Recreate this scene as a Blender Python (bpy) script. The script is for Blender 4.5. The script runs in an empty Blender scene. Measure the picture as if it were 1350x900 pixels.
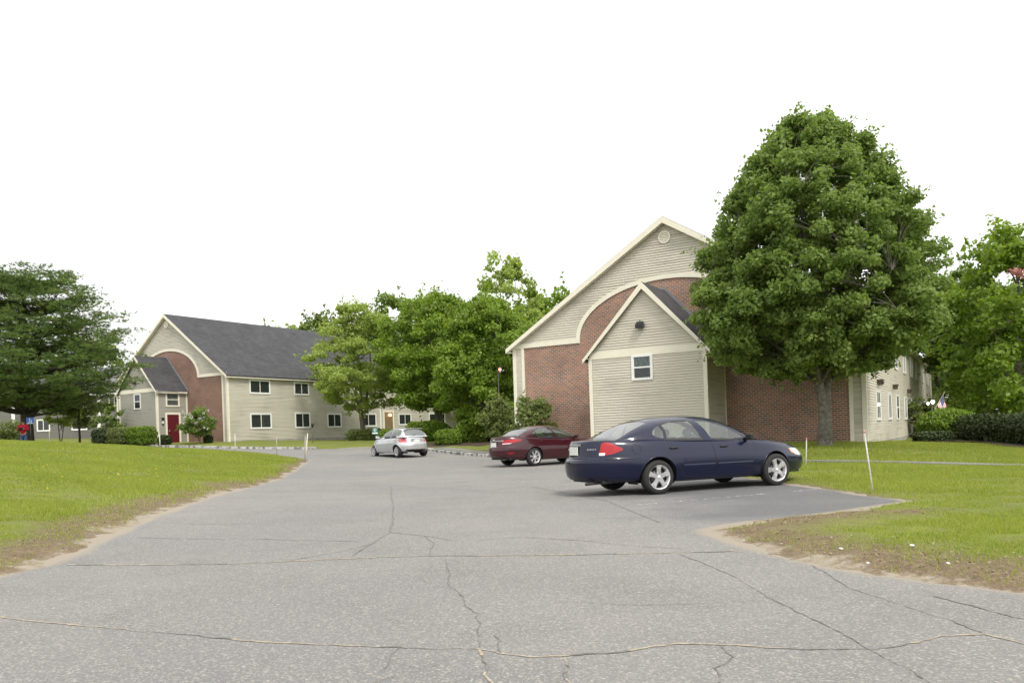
import bpy, bmesh, math, random
import numpy as np
from mathutils import Vector, Matrix
R = math.radians
random.seed(7); rng = np.random.default_rng(11)
scene = bpy.context.scene
col = scene.collection

# ------------------------------------------------------------------ camera
cam_d = bpy.data.cameras.new('camera'); cam = bpy.data.objects.new('camera', cam_d); col.objects.link(cam)
cam_d.sensor_width = 36; cam_d.lens = 28.0
cam_d.shift_x = -0.00305; cam_d.shift_y = 0.0896
cam_d.clip_start = .05; cam_d.clip_end = 2000
cam.matrix_world = Matrix.Translation((0, 0, 1.27)) @ Matrix.Rotation(R(90), 4, 'X') @ Matrix.Rotation(-0.034, 4, 'Z')
scene.camera = cam

# ------------------------------------------------------------------ light: bright overcast sky
SUN_EL, SUN_AZ = 52, 152       # azimuth from +Y clockwise: behind the camera, to its right
world = bpy.data.worlds.new("World"); scene.world = world; world.use_nodes = True
wn, wl = world.node_tree.nodes, world.node_tree.links
bg = wn['Background']
sky = wn.new('ShaderNodeTexSky'); sky.sky_type = 'NISHITA'; sky.sun_disc = False
sky.sun_elevation = R(SUN_EL); sky.sun_rotation = R(SUN_AZ)
sky.air_density = 1.0; sky.dust_density = 6.0; sky.ozone_density = 1.0; sky.altitude = 0
hs = wn.new('ShaderNodeHueSaturation'); hs.inputs['Saturation'].default_value = .12
wl.new(sky.outputs[0], hs.inputs['Color'])
# thin uneven cloud deck: mixes the sky with an even white-grey
tcw = wn.new('ShaderNodeTexCoord'); nz = wn.new('ShaderNodeTexNoise'); nz.inputs['Scale'].default_value = 2.2; nz.inputs['Detail'].default_value = 5
wl.new(tcw.outputs['Generated'], nz.inputs['Vector'])
rp = wn.new('ShaderNodeValToRGB'); rp.color_ramp.elements[0].color = (14.5, 14.7, 15.0, 1); rp.color_ramp.elements[1].color = (18.5, 18.4, 18.2, 1)
rp.color_ramp.elements[0].position = .3; rp.color_ramp.elements[1].position = .7
wl.new(nz.outputs['Fac'], rp.inputs['Fac'])
mx = wn.new('ShaderNodeMixRGB'); mx.inputs['Fac'].default_value = .6
wl.new(hs.outputs[0], mx.inputs[1]); wl.new(rp.outputs[0], mx.inputs[2])
wl.new(mx.outputs[0], bg.inputs['Color']); bg.inputs['Strength'].default_value = .092
sun_d = bpy.data.lights.new('sun', 'SUN'); sun_d.energy = 1.75; sun_d.angle = R(12); sun_d.color = (1, .95, .86)
sun = bpy.data.objects.new('sun', sun_d); col.objects.link(sun)
sd = Vector((math.sin(R(SUN_AZ)) * math.cos(R(SUN_EL)), math.cos(R(SUN_AZ)) * math.cos(R(SUN_EL)), math.sin(R(SUN_EL))))
sun.rotation_euler = sd.to_track_quat('Z', 'Y').to_euler()
vs = scene.view_settings; vs.view_transform = 'Standard'; vs.look = 'None'; vs.gamma = 1; vs.exposure = 0.45; vs.use_curve_mapping = False
scene.render.engine = 'CYCLES'; scene.cycles.use_denoising = True
scene.cycles.max_bounces = 6; scene.cycles.transparent_max_bounces = 8

# ------------------------------------------------------------------ helpers
def tag(o, label=None, cat=None, group=None, kind=None):
    if label: o['label'] = label
    if cat: o['category'] = cat
    if group: o['group'] = group
    if kind: o['kind'] = kind
    return o
def thing(name, label, cat, loc=(0, 0, 0), rz=0, group=None):
    o = bpy.data.objects.new(name, None); col.objects.link(o); o.empty_display_size = .2
    o.location = loc; o.rotation_euler = (0, 0, rz)
    return tag(o, label, cat, group)
def copy_tree(o, parent=None):
    c = o.copy(); col.objects.link(c); c.parent = parent
    for ch in list(o.children): copy_tree(ch, c)
    return c
def mesh_np(name, V, F, mats, parent=None, midx=None, smooth=False, normals=None, attr=None):
    """V (n,3) array, F (m,k) array of same-sized faces"""
    V = np.asarray(V, dtype=np.float32); F = np.asarray(F, dtype=np.int32)
    me = bpy.data.meshes.new(name)
    n, (m, k) = len(V), F.shape
    me.vertices.add(n); me.vertices.foreach_set('co', V.ravel())
    me.loops.add(m * k); me.loops.foreach_set('vertex_index', F.ravel())
    me.polygons.add(m); me.polygons.foreach_set('loop_start', np.arange(0, m * k, k, dtype=np.int32))
    me.polygons.foreach_set('loop_total', np.full(m, k, dtype=np.int32))
    if midx is not None: me.polygons.foreach_set('material_index', np.asarray(midx, dtype=np.int32))
    me.polygons.foreach_set('use_smooth', np.full(m, smooth))
    me.update(calc_edges=True)
    if normals is not None: me.normals_split_custom_set_from_vertices([tuple(v) for v in normals])
    if attr:
        for an, av in attr.items():
            a = me.attributes.new(an, 'FLOAT', 'POINT'); a.data.foreach_set('value', np.asarray(av, dtype=np.float32))
    for mt in (mats if isinstance(mats, (list, tuple)) else [mats]): me.materials.append(mt)
    o = bpy.data.objects.new(name, me); col.objects.link(o)
    if parent: o.parent = parent
    return o
class MB:
    """collects shapes and links them as ONE mesh object"""
    def __init__(s): s.v = []; s.f = []; s.m = []; s.sm = []
    def face(s, pts, m=0, smooth=False):
        b = len(s.v); s.v += [tuple(p) for p in pts]; s.f.append(tuple(range(b, b + len(pts)))); s.m.append(m); s.sm.append(smooth)
    def poly(s, V, F, m=0, smooth=False):
        b = len(s.v); s.v += [tuple(p) for p in V]
        for f in F: s.f.append(tuple(b + i for i in f)); s.m.append(m); s.sm.append(smooth)
    def box(s, c, d, m=0, rz=0, mat=None):
        V = []
        for z in (-.5, .5):
            for x, y in ((-.5, -.5), (.5, -.5), (.5, .5), (-.5, .5)):
                p = Vector((x * d[0], y * d[1], z * d[2]))
                if rz: p = Matrix.Rotation(rz, 3, 'Z') @ p
                if mat: p = mat @ p
                V.append(p + Vector(c))
        s.poly(V, [(3, 2, 1, 0), (4, 5, 6, 7), (0, 1, 5, 4), (1, 2, 6, 5), (2, 3, 7, 6), (3, 0, 4, 7)], m)
    def bb(s, x0, x1, y0, y1, z0, z1, m=0): s.box(((x0 + x1) / 2, (y0 + y1) / 2, (z0 + z1) / 2), (abs(x1 - x0), abs(y1 - y0), abs(z1 - z0)), m)
    def prism(s, pts, vec, m=0):
        """closed polygon pts (3D) extruded by vec"""
        n = len(pts); P = [Vector(p) for p in pts]; Q = [p + Vector(vec) for p in P]
        s.poly(P + Q, [tuple(range(n - 1, -1, -1)), tuple(range(n, 2 * n))] + [(i, (i + 1) % n, n + (i + 1) % n, n + i) for i in range(n)], m)
    def tube(s, path, radii, n=8, m=0, smooth=True, cap=True):
        P = [Vector(p) for p in path]; V = []; F = []
        if not hasattr(radii, '__len__'): radii = [radii] * len(P)
        for i, p in enumerate(P):
            t = (P[min(i + 1, len(P) - 1)] - P[max(i - 1, 0)]).normalized()
            a = t.cross(Vector((0.13, 0.31, 1)) if abs(t.z) < .9 else Vector((1, .1, 0))).normalized(); b = t.cross(a)
            for k in range(n):
                th = 2 * math.pi * k / n
                V.append(p + (a * math.cos(th) + b * math.sin(th)) * radii[i])
        for i in range(len(P) - 1):
            for k in range(n):
                F.append((i * n + k, i * n + (k + 1) % n, (i + 1) * n + (k + 1) % n, (i + 1) * n + k))
        if cap: F.append(tuple(range(n - 1, -1, -1))); F.append(tuple((len(P) - 1) * n + k for k in range(n)))
        s.poly(V, F, m, smooth)
    def lathe(s, prof, n=32, axis='Z', c=(0, 0, 0), m=0, smooth=True):
        """prof [(r, h)] around axis"""
        V = []; F = []
        for r, h in prof:
            for k in range(n):
                th = 2 * math.pi * k / n; a, b = r * math.cos(th), r * math.sin(th)
                V.append((Vector((a, b, h)) if axis == 'Z' else Vector((a, h, b)) if axis == 'Y' else Vector((h, a, b))) + Vector(c))
        for i in range(len(prof) - 1):
            for k in range(n): F.append((i * n + k, i * n + (k + 1) % n, (i + 1) * n + (k + 1) % n, (i + 1) * n + k))
        s.poly(V, F, m, smooth)
    def ball(s, c, r, n=12, m=0, sc=(1, 1, 1)):
        prof = [(max(1e-4, math.sin(math.pi * i / n)), -math.cos(math.pi * i / n)) for i in range(n + 1)]
        V = []; F = []; k2 = n * 2
        for pr, ph in prof:
            for k in range(k2):
                th = 2 * math.pi * k / k2
                V.append((c[0] + r * sc[0] * pr * math.cos(th), c[1] + r * sc[1] * pr * math.sin(th), c[2] + r * sc[2] * ph))
        for i in range(n):
            for k in range(k2): F.append((i * k2 + k, i * k2 + (k + 1) % k2, (i + 1) * k2 + (k + 1) % k2, (i + 1) * k2 + k))
        s.poly(V, F, m, True)
    def build(s, name, mats, parent=None, bevel=0):
        me = bpy.data.meshes.new(name); me.from_pydata([tuple(v) for v in s.v], [], s.f)
        for mt in (mats if isinstance(mats, (list, tuple)) else [mats]): me.materials.append(mt)
        me.polygons.foreach_set('material_index', s.m); me.polygons.foreach_set('use_smooth', s.sm); me.update()
        o = bpy.data.objects.new(name, me); col.objects.link(o)
        if parent: o.parent = parent
        if bevel:
            b = o.modifiers.new('bevel', 'BEVEL'); b.width = bevel; b.segments = 2; b.limit_method = 'ANGLE'
        return o

# ------------------------------------------------------------------ materials
def newmat(name):
    m = bpy.data.materials.new(name); m.use_nodes = True
    return m, m.node_tree.nodes, m.node_tree.links, m.node_tree.nodes['Principled BSDF']
def simple(name, c, rough=.6, metal=0, coat=0, spec=None, var=.12, scale=3, emit=None, bump=0):
    """paint, plastic or metal with faint uneven tone and roughness"""
    m, n, l, b = newmat(name)
    b.inputs['Roughness'].default_value = rough; b.inputs['Metallic'].default_value = metal
    b.inputs['Coat Weight'].default_value = coat; b.inputs['Coat Roughness'].default_value = .04
    if spec is not None: b.inputs['Specular IOR Level'].default_value = spec
    tc = n.new('ShaderNodeTexCoord'); nz = n.new('ShaderNodeTexNoise'); nz.inputs['Scale'].default_value = scale; nz.inputs['Detail'].default_value = 6
    l.new(tc.outputs['Object'], nz.inputs['Vector'])
    r = n.new('ShaderNodeValToRGB'); r.color_ramp.elements[0].position = .3; r.color_ramp.elements[1].position = .72
    r.color_ramp.elements[0].color = (*[x * (1 - var) for x in c], 1); r.color_ramp.elements[1].color = (*[min(1, x * (1 + var)) for x in c], 1)
    l.new(nz.outputs['Fac'], r.inputs['Fac']); l.new(r.outputs[0], b.inputs['Base Color'])
    if emit: b.inputs['Emission Color'].default_value = (*emit[0], 1); b.inputs['Emission Strength'].default_value = emit[1]
    if bump:
        bp = n.new('ShaderNodeBump'); bp.inputs['Strength'].default_value = bump; bp.inputs['Distance'].default_value = .01
        l.new(nz.outputs['Fac'], bp.inputs['Height']); l.new(bp.outputs[0], b.inputs['Normal'])
    return m
def leafmat(name, c1, c2, trans=.3):
    m, n, l, b = newmat(name)
    g = n.new('ShaderNodeNewGeometry'); at = n.new('ShaderNodeAttribute'); at.attribute_name = 'tone'
    ad = n.new('ShaderNodeMath'); ad.operation = 'MULTIPLY_ADD'; ad.inputs[1].default_value = .45
    l.new(g.outputs['Random Per Island'], ad.inputs[0]); 
    ml = n.new('ShaderNodeMath'); ml.operation = 'MULTIPLY'; ml.inputs[1].default_value = .55; l.new(at.outputs['Fac'], ml.inputs[0]); l.new(ml.outputs[0], ad.inputs[2])
    r = n.new('ShaderNodeValToRGB'); r.color_ramp.elements[0].color = (*c1, 1); r.color_ramp.elements[1].color = (*c2, 1)
    l.new(ad.outputs[0], r.inputs['Fac']); l.new(r.outputs[0], b.inputs['Base Color'])
    b.inputs['Roughness'].default_value = .5; b.inputs['Specular IOR Level'].default_value = .35
    tr = n.new('ShaderNodeBsdfTranslucent'); hsv = n.new('ShaderNodeHueSaturation'); hsv.inputs['Value'].default_value = 1.5; hsv.inputs['Saturation'].default_value = 1.1
    l.new(r.outputs[0], hsv.inputs['Color']); l.new(hsv.outputs[0], tr.inputs['Color'])
    mxs = n.new('ShaderNodeMixShader'); mxs.inputs[0].default_value = trans
    l.new(b.outputs[0], mxs.inputs[1]); l.new(tr.outputs[0], mxs.inputs[2]); l.new(mxs.outputs[0], n['Material Output'].inputs['Surface'])
    return m
def siding(name, c):
    m, n, l, b = newmat(name); b.inputs['Roughness'].default_value = .62
    tc = n.new('ShaderNodeTexCoord')
    mp = n.new('ShaderNodeMapping'); mp.inputs['Scale'].default_value = (.25, .25, 8); l.new(tc.outputs['Object'], mp.inputs[0])
    nz = n.new('ShaderNodeTexNoise'); nz.inputs['Scale'].default_value = 1.6; nz.inputs['Detail'].default_value = 8; l.new(mp.outputs[0], nz.inputs['Vector'])
    n2 = n.new('ShaderNodeTexNoise'); n2.inputs['Scale'].default_value = .45; n2.inputs['Detail'].default_value = 4; l.new(tc.outputs['Object'], n2.inputs['Vector'])
    ad = n.new('ShaderNodeMath'); ad.operation = 'ADD'; l.new(nz.outputs['Fac'], ad.inputs[0]); l.new(n2.outputs['Fac'], ad.inputs[1])
    r = n.new('ShaderNodeValToRGB'); r.color_ramp.elements[0].position = .75; r.color_ramp.elements[1].position = 1.25
    r.color_ramp.elements[0].color = (*[x * .80 for x in c], 1); r.color_ramp.elements[1].color = (*[x * 1.08 for x in c], 1)
    l.new(ad.outputs[0], r.inputs['Fac']); l.new(r.outputs[0], b.inputs['Base Color'])
    return m
def brickmat(name, c1, c2, mortar):
    m, n, l, b = newmat(name); b.inputs['Roughness'].default_value = .85
    tc = n.new('ShaderNodeTexCoord'); sp = n.new('ShaderNodeSeparateXYZ'); cb = n.new('ShaderNodeCombineXYZ')
    l.new(tc.outputs['Object'], sp.inputs[0]); l.new(sp.outputs['X'], cb.inputs['X']); l.new(sp.outputs['Z'], cb.inputs['Y'])
    br = n.new('ShaderNodeTexBrick'); l.new(cb.outputs[0], br.inputs['Vector'])
    br.inputs['Scale'].default_value = 1; br.inputs['Brick Width'].default_value = .225; br.inputs['Row Height'].default_value = .09
    br.inputs['Mortar Size'].default_value = .012; br.inputs['Bias'].default_value = -.1
    br.inputs['Color1'].default_value = (*c1, 1); br.inputs['Color2'].default_value = (*c2, 1); br.inputs['Mortar'].default_value = (*mortar, 1)
    nz = n.new('ShaderNodeTexNoise'); nz.inputs['Scale'].default_value = .7; nz.inputs['Detail'].default_value = 6; l.new(tc.outputs['Object'], nz.inputs['Vector'])
    mpr = n.new('ShaderNodeMapRange'); mpr.inputs[1].default_value = .3; mpr.inputs[2].default_value = .7; mpr.inputs[3].default_value = .8; mpr.inputs[4].default_value = 1.18
    l.new(nz.outputs['Fac'], mpr.inputs[0])
    hv = n.new('ShaderNodeHueSaturation'); l.new(mpr.outputs[0], hv.inputs['Value']); l.new(br.outputs['Color'], hv.inputs['Color']); l.new(hv.outputs[0], b.inputs['Base Color'])
    bp = n.new('ShaderNodeBump'); bp.inputs['Strength'].default_value = .6; bp.inputs['Distance'].default_value = .008; bp.invert = True
    l.new(br.outputs['Fac'], bp.inputs['Height']); l.new(bp.outputs[0], b.inputs['Normal'])
    return m
def roofmat(name, c):
    m, n, l, b = newmat(name); b.inputs['Roughness'].default_value = .85
    tc = n.new('ShaderNodeTexCoord')
    nz = n.new('ShaderNodeTexNoise'); nz.inputs['Scale'].default_value = .9; nz.inputs['Detail'].default_value = 8; l.new(tc.outputs['Object'], nz.inputs['Vector'])
    br = n.new('ShaderNodeTexBrick'); sp = n.new('ShaderNodeSeparateXYZ'); cb = n.new('ShaderNodeCombineXYZ')
    l.new(tc.outputs['Object'], sp.inputs[0]); l.new(sp.outputs['Y'], cb.inputs['X']); l.new(sp.outputs['Z'], cb.inputs['Y']); l.new(cb.outputs[0], br.inputs['Vector'])
    br.inputs['Scale'].default_value = 1; br.inputs['Brick Width'].default_value = .3; br.inputs['Row Height'].default_value = .08; br.inputs['Mortar Size'].default_value = .006
    br.inputs['Color1'].default_value = (*[x * .8 for x in c], 1); br.inputs['Color2'].default_value = (*[x * 1.25 for x in c], 1); br.inputs['Mortar'].default_value = (*[x * .5 for x in c], 1)
    mpr = n.new('ShaderNodeMapRange'); mpr.inputs[1].default_value = .3; mpr.inputs[2].default_value = .7; mpr.inputs[3].default_value = .82; mpr.inputs[4].default_value = 1.2
    l.new(nz.outputs['Fac'], mpr.inputs[0])
    hv = n.new('ShaderNodeHueSaturation'); l.new(mpr.outputs[0], hv.inputs['Value']); l.new(br.outputs['Color'], hv.inputs['Color']); l.new(hv.outputs[0], b.inputs['Base Color'])
    return m
def glassmat(name, tint, clear, ior=1.55):
    """window glass: glossy over a part-clear tint"""
    m, n, l, b = newmat(name)
    gl = n.new('ShaderNodeBsdfGlossy'); gl.inputs['Roughness'].default_value = .02
    tr = n.new('ShaderNodeBsdfTransparent'); tr.inputs['Color'].default_value = (*tint, 1)
    df = n.new('ShaderNodeBsdfDiffuse'); df.inputs['Color'].default_value = (*[t * .1 for t in tint], 1)
    m1 = n.new('ShaderNodeMixShader'); m1.inputs[0].default_value = clear; l.new(df.outputs[0], m1.inputs[1]); l.new(tr.outputs[0], m1.inputs[2])
    # two-sided Schlick reflectance (the plain Fresnel node mirrors everything seen from inside)
    ge = n.new('ShaderNodeNewGeometry'); vm = n.new('ShaderNodeVectorMath'); vm.operation = 'DOT_PRODUCT'
    l.new(ge.outputs['Normal'], vm.inputs[0]); l.new(ge.outputs['Incoming'], vm.inputs[1])
    ab = n.new('ShaderNodeMath'); ab.operation = 'ABSOLUTE'; l.new(vm.outputs['Value'], ab.inputs[0])
    om = n.new('ShaderNodeMath'); om.operation = 'SUBTRACT'; om.inputs[0].default_value = 1; l.new(ab.outputs[0], om.inputs[1])
    pw = n.new('ShaderNodeMath'); pw.operation = 'POWER'; pw.inputs[1].default_value = 5; l.new(om.outputs[0], pw.inputs[0])
    f0 = ((ior - 1) / (ior + 1)) ** 2
    fr = n.new('ShaderNodeMath'); fr.operation = 'MULTIPLY_ADD'; fr.inputs[1].default_value = 1 - f0; fr.inputs[2].default_value = f0; l.new(pw.outputs[0], fr.inputs[0])
    m2 = n.new('ShaderNodeMixShader'); l.new(fr.outputs[0], m2.inputs[0]); l.new(m1.outputs[0], m2.inputs[1]); l.new(gl.outputs[0], m2.inputs[2])
    l.new(m2.outputs[0], n['Material Output'].inputs['Surface'])
    return m
M = dict(
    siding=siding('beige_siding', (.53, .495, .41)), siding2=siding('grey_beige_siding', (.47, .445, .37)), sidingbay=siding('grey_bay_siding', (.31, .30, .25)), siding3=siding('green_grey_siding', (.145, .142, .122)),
    siding4=siding('shaded_side_siding', (.27, .265, .225)),
    trim=simple('cream_trim', (.76, .72, .59), .5, var=.04), white=simple('white_vinyl', (.8, .8, .78), .4, var=.03),
    brick=brickmat('mottled_brick', (.33, .145, .092), (.15, .10, .085), (.42, .36, .29)),
    brick2=brickmat('red_brown_brick', (.265, .125, .088), (.16, .088, .07), (.30, .24, .19)),
    roof=roofmat('dark_shingles', (.05, .05, .053)), roof2=roofmat('grey_shingles', (.16, .16, .165)),
    door=simple('dark_red_door_paint', (.10, .006, .013), .45), iron=simple('dark_metal', (.03, .03, .032), .45, spec=.5),
    concrete=simple('foundation_concrete', (.33, .32, .29), .9, var=.2, bump=.3),
    wglass=glassmat('window_glass', (.75, .8, .8), .8), room=simple('dark_room', (.05, .047, .042), .9), blind=simple('pale_blind', (.45, .43, .37), .8, scale=8),
    tyre=simple('tyre_rubber', (.018, .018, .018), .8), alloy=simple('alloy_rim', (.74, .74, .75), .3, metal=.35), palelens=simple('pale_pink_lens', (.55, .12, .14), .2, coat=.4, var=.3, scale=14), rimdark=simple('brake_dark', (.02, .02, .022), .6),
    black=simple('black_plastic', (.015, .015, .016), .5), chrome=simple('chrome', (.75, .75, .76), .2, metal=.4),
    cglass=glassmat('car_glass', (.80, .88, .84), .90, 2.5), rglass=glassmat('car_rear_glass', (.6, .66, .64), .7, 3.4),
    tail=simple('red_lens', (.36, .002, .008), .2, coat=.25, var=.15, scale=14), lens=simple('clear_lens', (.75, .75, .75), .1, coat=1), amber=simple('amber_lens', (.75, .30, .16), .15, coat=1),
    plate=simple('licence_plate_paint', (.7, .72, .68), .4, var=.25, scale=30), seat=simple('seat_cloth', (.16, .16, .15), .9), dash=simple('dash_plastic', (.04, .04, .04), .7),
    blue=simple('dark_blue_car_paint', (.0018, .0045, .026), .3, coat=.6, var=.04, spec=.25), maroon=simple('maroon_car_paint', (.04, .004, .009), .3, coat=.7, var=.04, spec=.3),
    silver=simple('silver_car_paint', (.55, .57, .58), .3, coat=.8, metal=.5, var=.04),
    bark=simple('grey_bark', (.15, .135, .11), .95, var=.4, scale=9, bump=.9), darkbark=simple('dark_bark', (.05, .042, .035), .95, var=.4, scale=9, bump=.9),
    maple=leafmat('maple_leaves', (.11, .175, .036), (.24, .315, .082), .45), lime=leafmat('spring_leaves', (.10, .17, .02), (.25, .35, .05), .42),
    sparse=leafmat('young_olive_leaves', (.21, .28, .055), (.38, .46, .13), .45), pine=leafmat('pine_needles', (.055, .105, .02), (.17, .235, .055), .3),
    dark=leafmat('woodland_leaves', (.085, .135, .028), (.20, .265, .06)), hedge=leafmat('hedge_leaves', (.08, .14, .015), (.22, .32, .035), .35),
    darkhedge=leafmat('dark_hedge_leaves', (.02, .035, .01), (.06, .085, .022), .15), pink=leafmat('pinkish_red_leaves', (.30, .13, .11), (.48, .24, .20)),
    blossom=leafmat('white_blossom', (.55, .5, .5), (.75, .72, .72), .2), olive=leafmat('shrub_leaves', (.10, .14, .035), (.23, .27, .09), .4),
    stake=simple('weathered_white_stake', (.55, .53, .48), .8, var=.2, scale=6), stake2=simple('grey_wood_stake', (.33, .30, .25), .9, var=.2),
    red=simple('red_jacket_cloth', (.50, .012, .035), .85), jeans=simple('blue_jeans', (.07, .11, .22), .9), skin=simple('skin', (.45, .26, .18), .6), cap=simple('dark_cap', (.02, .025, .04), .8),
    signblue=simple('sign_blue', (.03, .10, .38), .5), signgreen=simple('sign_green', (.02, .13, .09), .5), signwhite=simple('sign_white', (.8, .8, .8), .5),
    soil=simple('mulch', (.06, .04, .028), .95, var=.4, scale=12, bump=1),
)
def lampmat(name, c, s): return simple(name, (.8, .8, .8), .4, emit=(c, s))
M['glow'] = lampmat('lit_white_globe', (1, .95, .85), 6); M['glowwarm'] = lampmat('lit_warm_lamp', (1, .62, .28), 5); M['glowred'] = lampmat('lit_red_lamp', (1, .16, .08), 6)
# ------------------------------------------------------------------ terrain
TC = np.array([(-4,3,0),(4,3,0),(0,-10,0),(10,-10,0),(-10,-10,.1),(0,10,0),(-5,10,0),(6,10,0),(3,18,0),(8,16,0),(-5,20,.03),(0,30,.04),(4,30,.03),(-6,36,.1),(-6.3,43.7,.19),(0,40,.13),(5,24,.02),
 (-3,46,.22),(-8,50,.42),(-2,54,.5),(-4,60,.85),(0,64,.9),(-15,78,1.15),(-5,92,1.2),(5,100,1.2),(0,44,.2),(5,40,.2),(14,33,.36),(14.2,30,.33),(9.5,29,.33),(7,35,.25),(34.8,66.5,.45),(24,50,.4),
 (13,20.8,-.08),(9,23,.08),(20,30,-.15),(21,36,.1),(23,45,.0),(30,60,.15),(16,25,-.03),(8,12,0),(20,10,-.05),(35,30,0),(50,60,.2),
 (-9,10,.25),(-12,14,.5),(-14,20,.75),(-18,30,1.15),(-21,36,1.45),(-25.9,40,1.70),(-21.8,40,1.4),(-18.3,40,1.06),(-14.4,40,.74),(-8.5,25,.14),(-11,32,.35),(-10.8,41,.26),(-32,40,1.95),(-30,20,1.5),(-20,10,1.0),
 (-30,48,1.5),(-24,50,1.25),(-20,50,.93),(-15,50,.68),(-10.5,50,.5),(-27.3,60,1.12),(-20.3,57,.86),(-13,54,.62),(-23.3,64.8,1.36),(-27,65,1.37),(-36.6,73,1.7),(-45,78,2.25),(-60,78,2.4),(-35,60,1.55),(-50,50,2.2),
 (-13,80,1.22),(0,96,1.25),(-200,100,3),(-100,200,2),(0,250,1.5),(200,150,1.5),(150,-50,0),(-150,-50,1),(-80,20,2.5)], dtype=float)
def _fit():
    P = TC[:, :2]; d = np.sqrt(((P[:, None] - P[None]) ** 2).sum(-1) + 4.0)
    return np.linalg.solve(d, TC[:, 2] - .5)
_W = _fit()
def T(x, y):
    x = np.asarray(x, float); y = np.asarray(y, float); sh = x.shape
    P = np.stack([x.ravel(), y.ravel()], 1); out = np.zeros(len(P))
    for i in range(0, len(P), 20000):
        q = P[i:i + 20000]
        out[i:i + 20000] = np.sqrt(((q[:, None] - TC[None, :, :2]) ** 2).sum(-1) + 4.0) @ _W + .5
    return out.reshape(sh)
def t1(x, y): return float(T(np.array([x]), np.array([y]))[0])
ASPH = [(-16,-16),(-9,-3),(-6.6,3.5),(-5.35,6.2),(-5.15,7.9),(-5.22,9.5),(-5.8,11.9),(-6.08,13.6),(-6.5,17),(-6.85,20.5),(-7.6,26),(-8.9,33),(-10.6,41),(-14,44),(-19,47.5),(-27,54),(-45,64),
        (-46,68),(-29,62),(-20.3,57.2),(-13.6,54.6),(-11,55.3),(-8.2,55),(-6.4,52),(-5.4,50),(-1.4,40.2),(4.2,33.2),(4.9,27),(5.5,20),(5.75,16),(5.95,14),(6.05,12.4),(4.5,11.3),(3.2,10.6),(2.5,10.15),(2.22,9.7),(2.28,8.5),(2.42,7.94),(2.7,7.1),(3.1,6.3),(3.6,5.7),(5,4.2),(8,1.5),(16,-5),(16,-16)]
AP = np.array(ASPH, float)
def sdist(x, y):
    """signed distance to the asphalt's edge, positive on the grass"""
    P = np.stack([np.ravel(x), np.ravel(y)], 1); best = np.full(len(P), 1e9); ins = np.zeros(len(P), bool)
    for i in range(len(AP)):
        a = AP[i]; b = AP[(i + 1) % len(AP)]; ab = b - a
        t = np.clip(((P - a) @ ab) / (ab @ ab), 0, 1); d = np.hypot(*(P - a - t[:, None] * ab).T); best = np.minimum(best, d)
        c = (a[1] > P[:, 1]) != (b[1] > P[:, 1])
        xi = (b[0] - a[0]) * (P[:, 1] - a[1]) / (b[1] - a[1] + 1e-12) + a[0]
        ins ^= c & (P[:, 0] < xi)
    return np.where(ins, -best, best).reshape(np.shape(x))
def wob(x, y):   # irregular edge, metres
    return .05 * np.sin(x * 21 + 3 * np.sin(y * 6)) * np.sin(y * 17 + 2 * np.sin(x * 8)) + .07 * np.sin(x * 2.3 + 1.7 * np.sin(y * 1.1)) + .06 * np.sin(y * 3.1 + 2 * np.sin(x * 1.9)) + .035 * np.sin(x * 9 + y * 7) + .03 * np.sin(y * 13 - x * 5)
def axis(lo, hi, fine_lo, fine_hi, df, dc):
    a = [fine_lo]; s = df
    while a[-1] < fine_hi: a.append(a[-1] + df)
    s = df
    while a[-1] < hi: s = min(s * 1.12, dc); a.append(a[-1] + s)
    b = [fine_lo]; s = df
    while b[-1] > lo: s = min(s * 1.12, dc); b.append(b[-1] - s)
    return np.array(sorted(set(b + a)))
def grid(xs, ys):
    X, Y = np.meshgrid(xs, ys); nx, ny = len(xs), len(ys)
    idx = np.arange(nx * ny).reshape(ny, nx)
    F = np.stack([idx[:-1, :-1], idx[:-1, 1:], idx[1:, 1:], idx[1:, :-1]], -1).reshape(-1, 4)
    return X, Y, F
X, Y, F = grid(axis(-500, 500, -16, 14, .16, 25), axis(-60, 900, 3, 36, .16, 25))
D = sdist(X, Y) + wob(X, Y)
near = np.exp(-np.maximum(0, np.abs(D) - 2) / 6)
Z = T(X, Y)
bumps = .02 * np.sin(X * 1.7 + np.sin(Y * .9) * 2) * np.sin(Y * 1.3 + X * .4) + .012 * np.sin(X * 5.1 + Y * 3.3) + .012 * np.sin(Y * 6.3 - X * 2.2)
Z = Z + np.where(D > 0, np.clip(D, 0, .5) * .14 + bumps * np.clip(D * 1.2, 0, 1) - .012, np.clip(D, -.4, 0) * .3 - .012)
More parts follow.
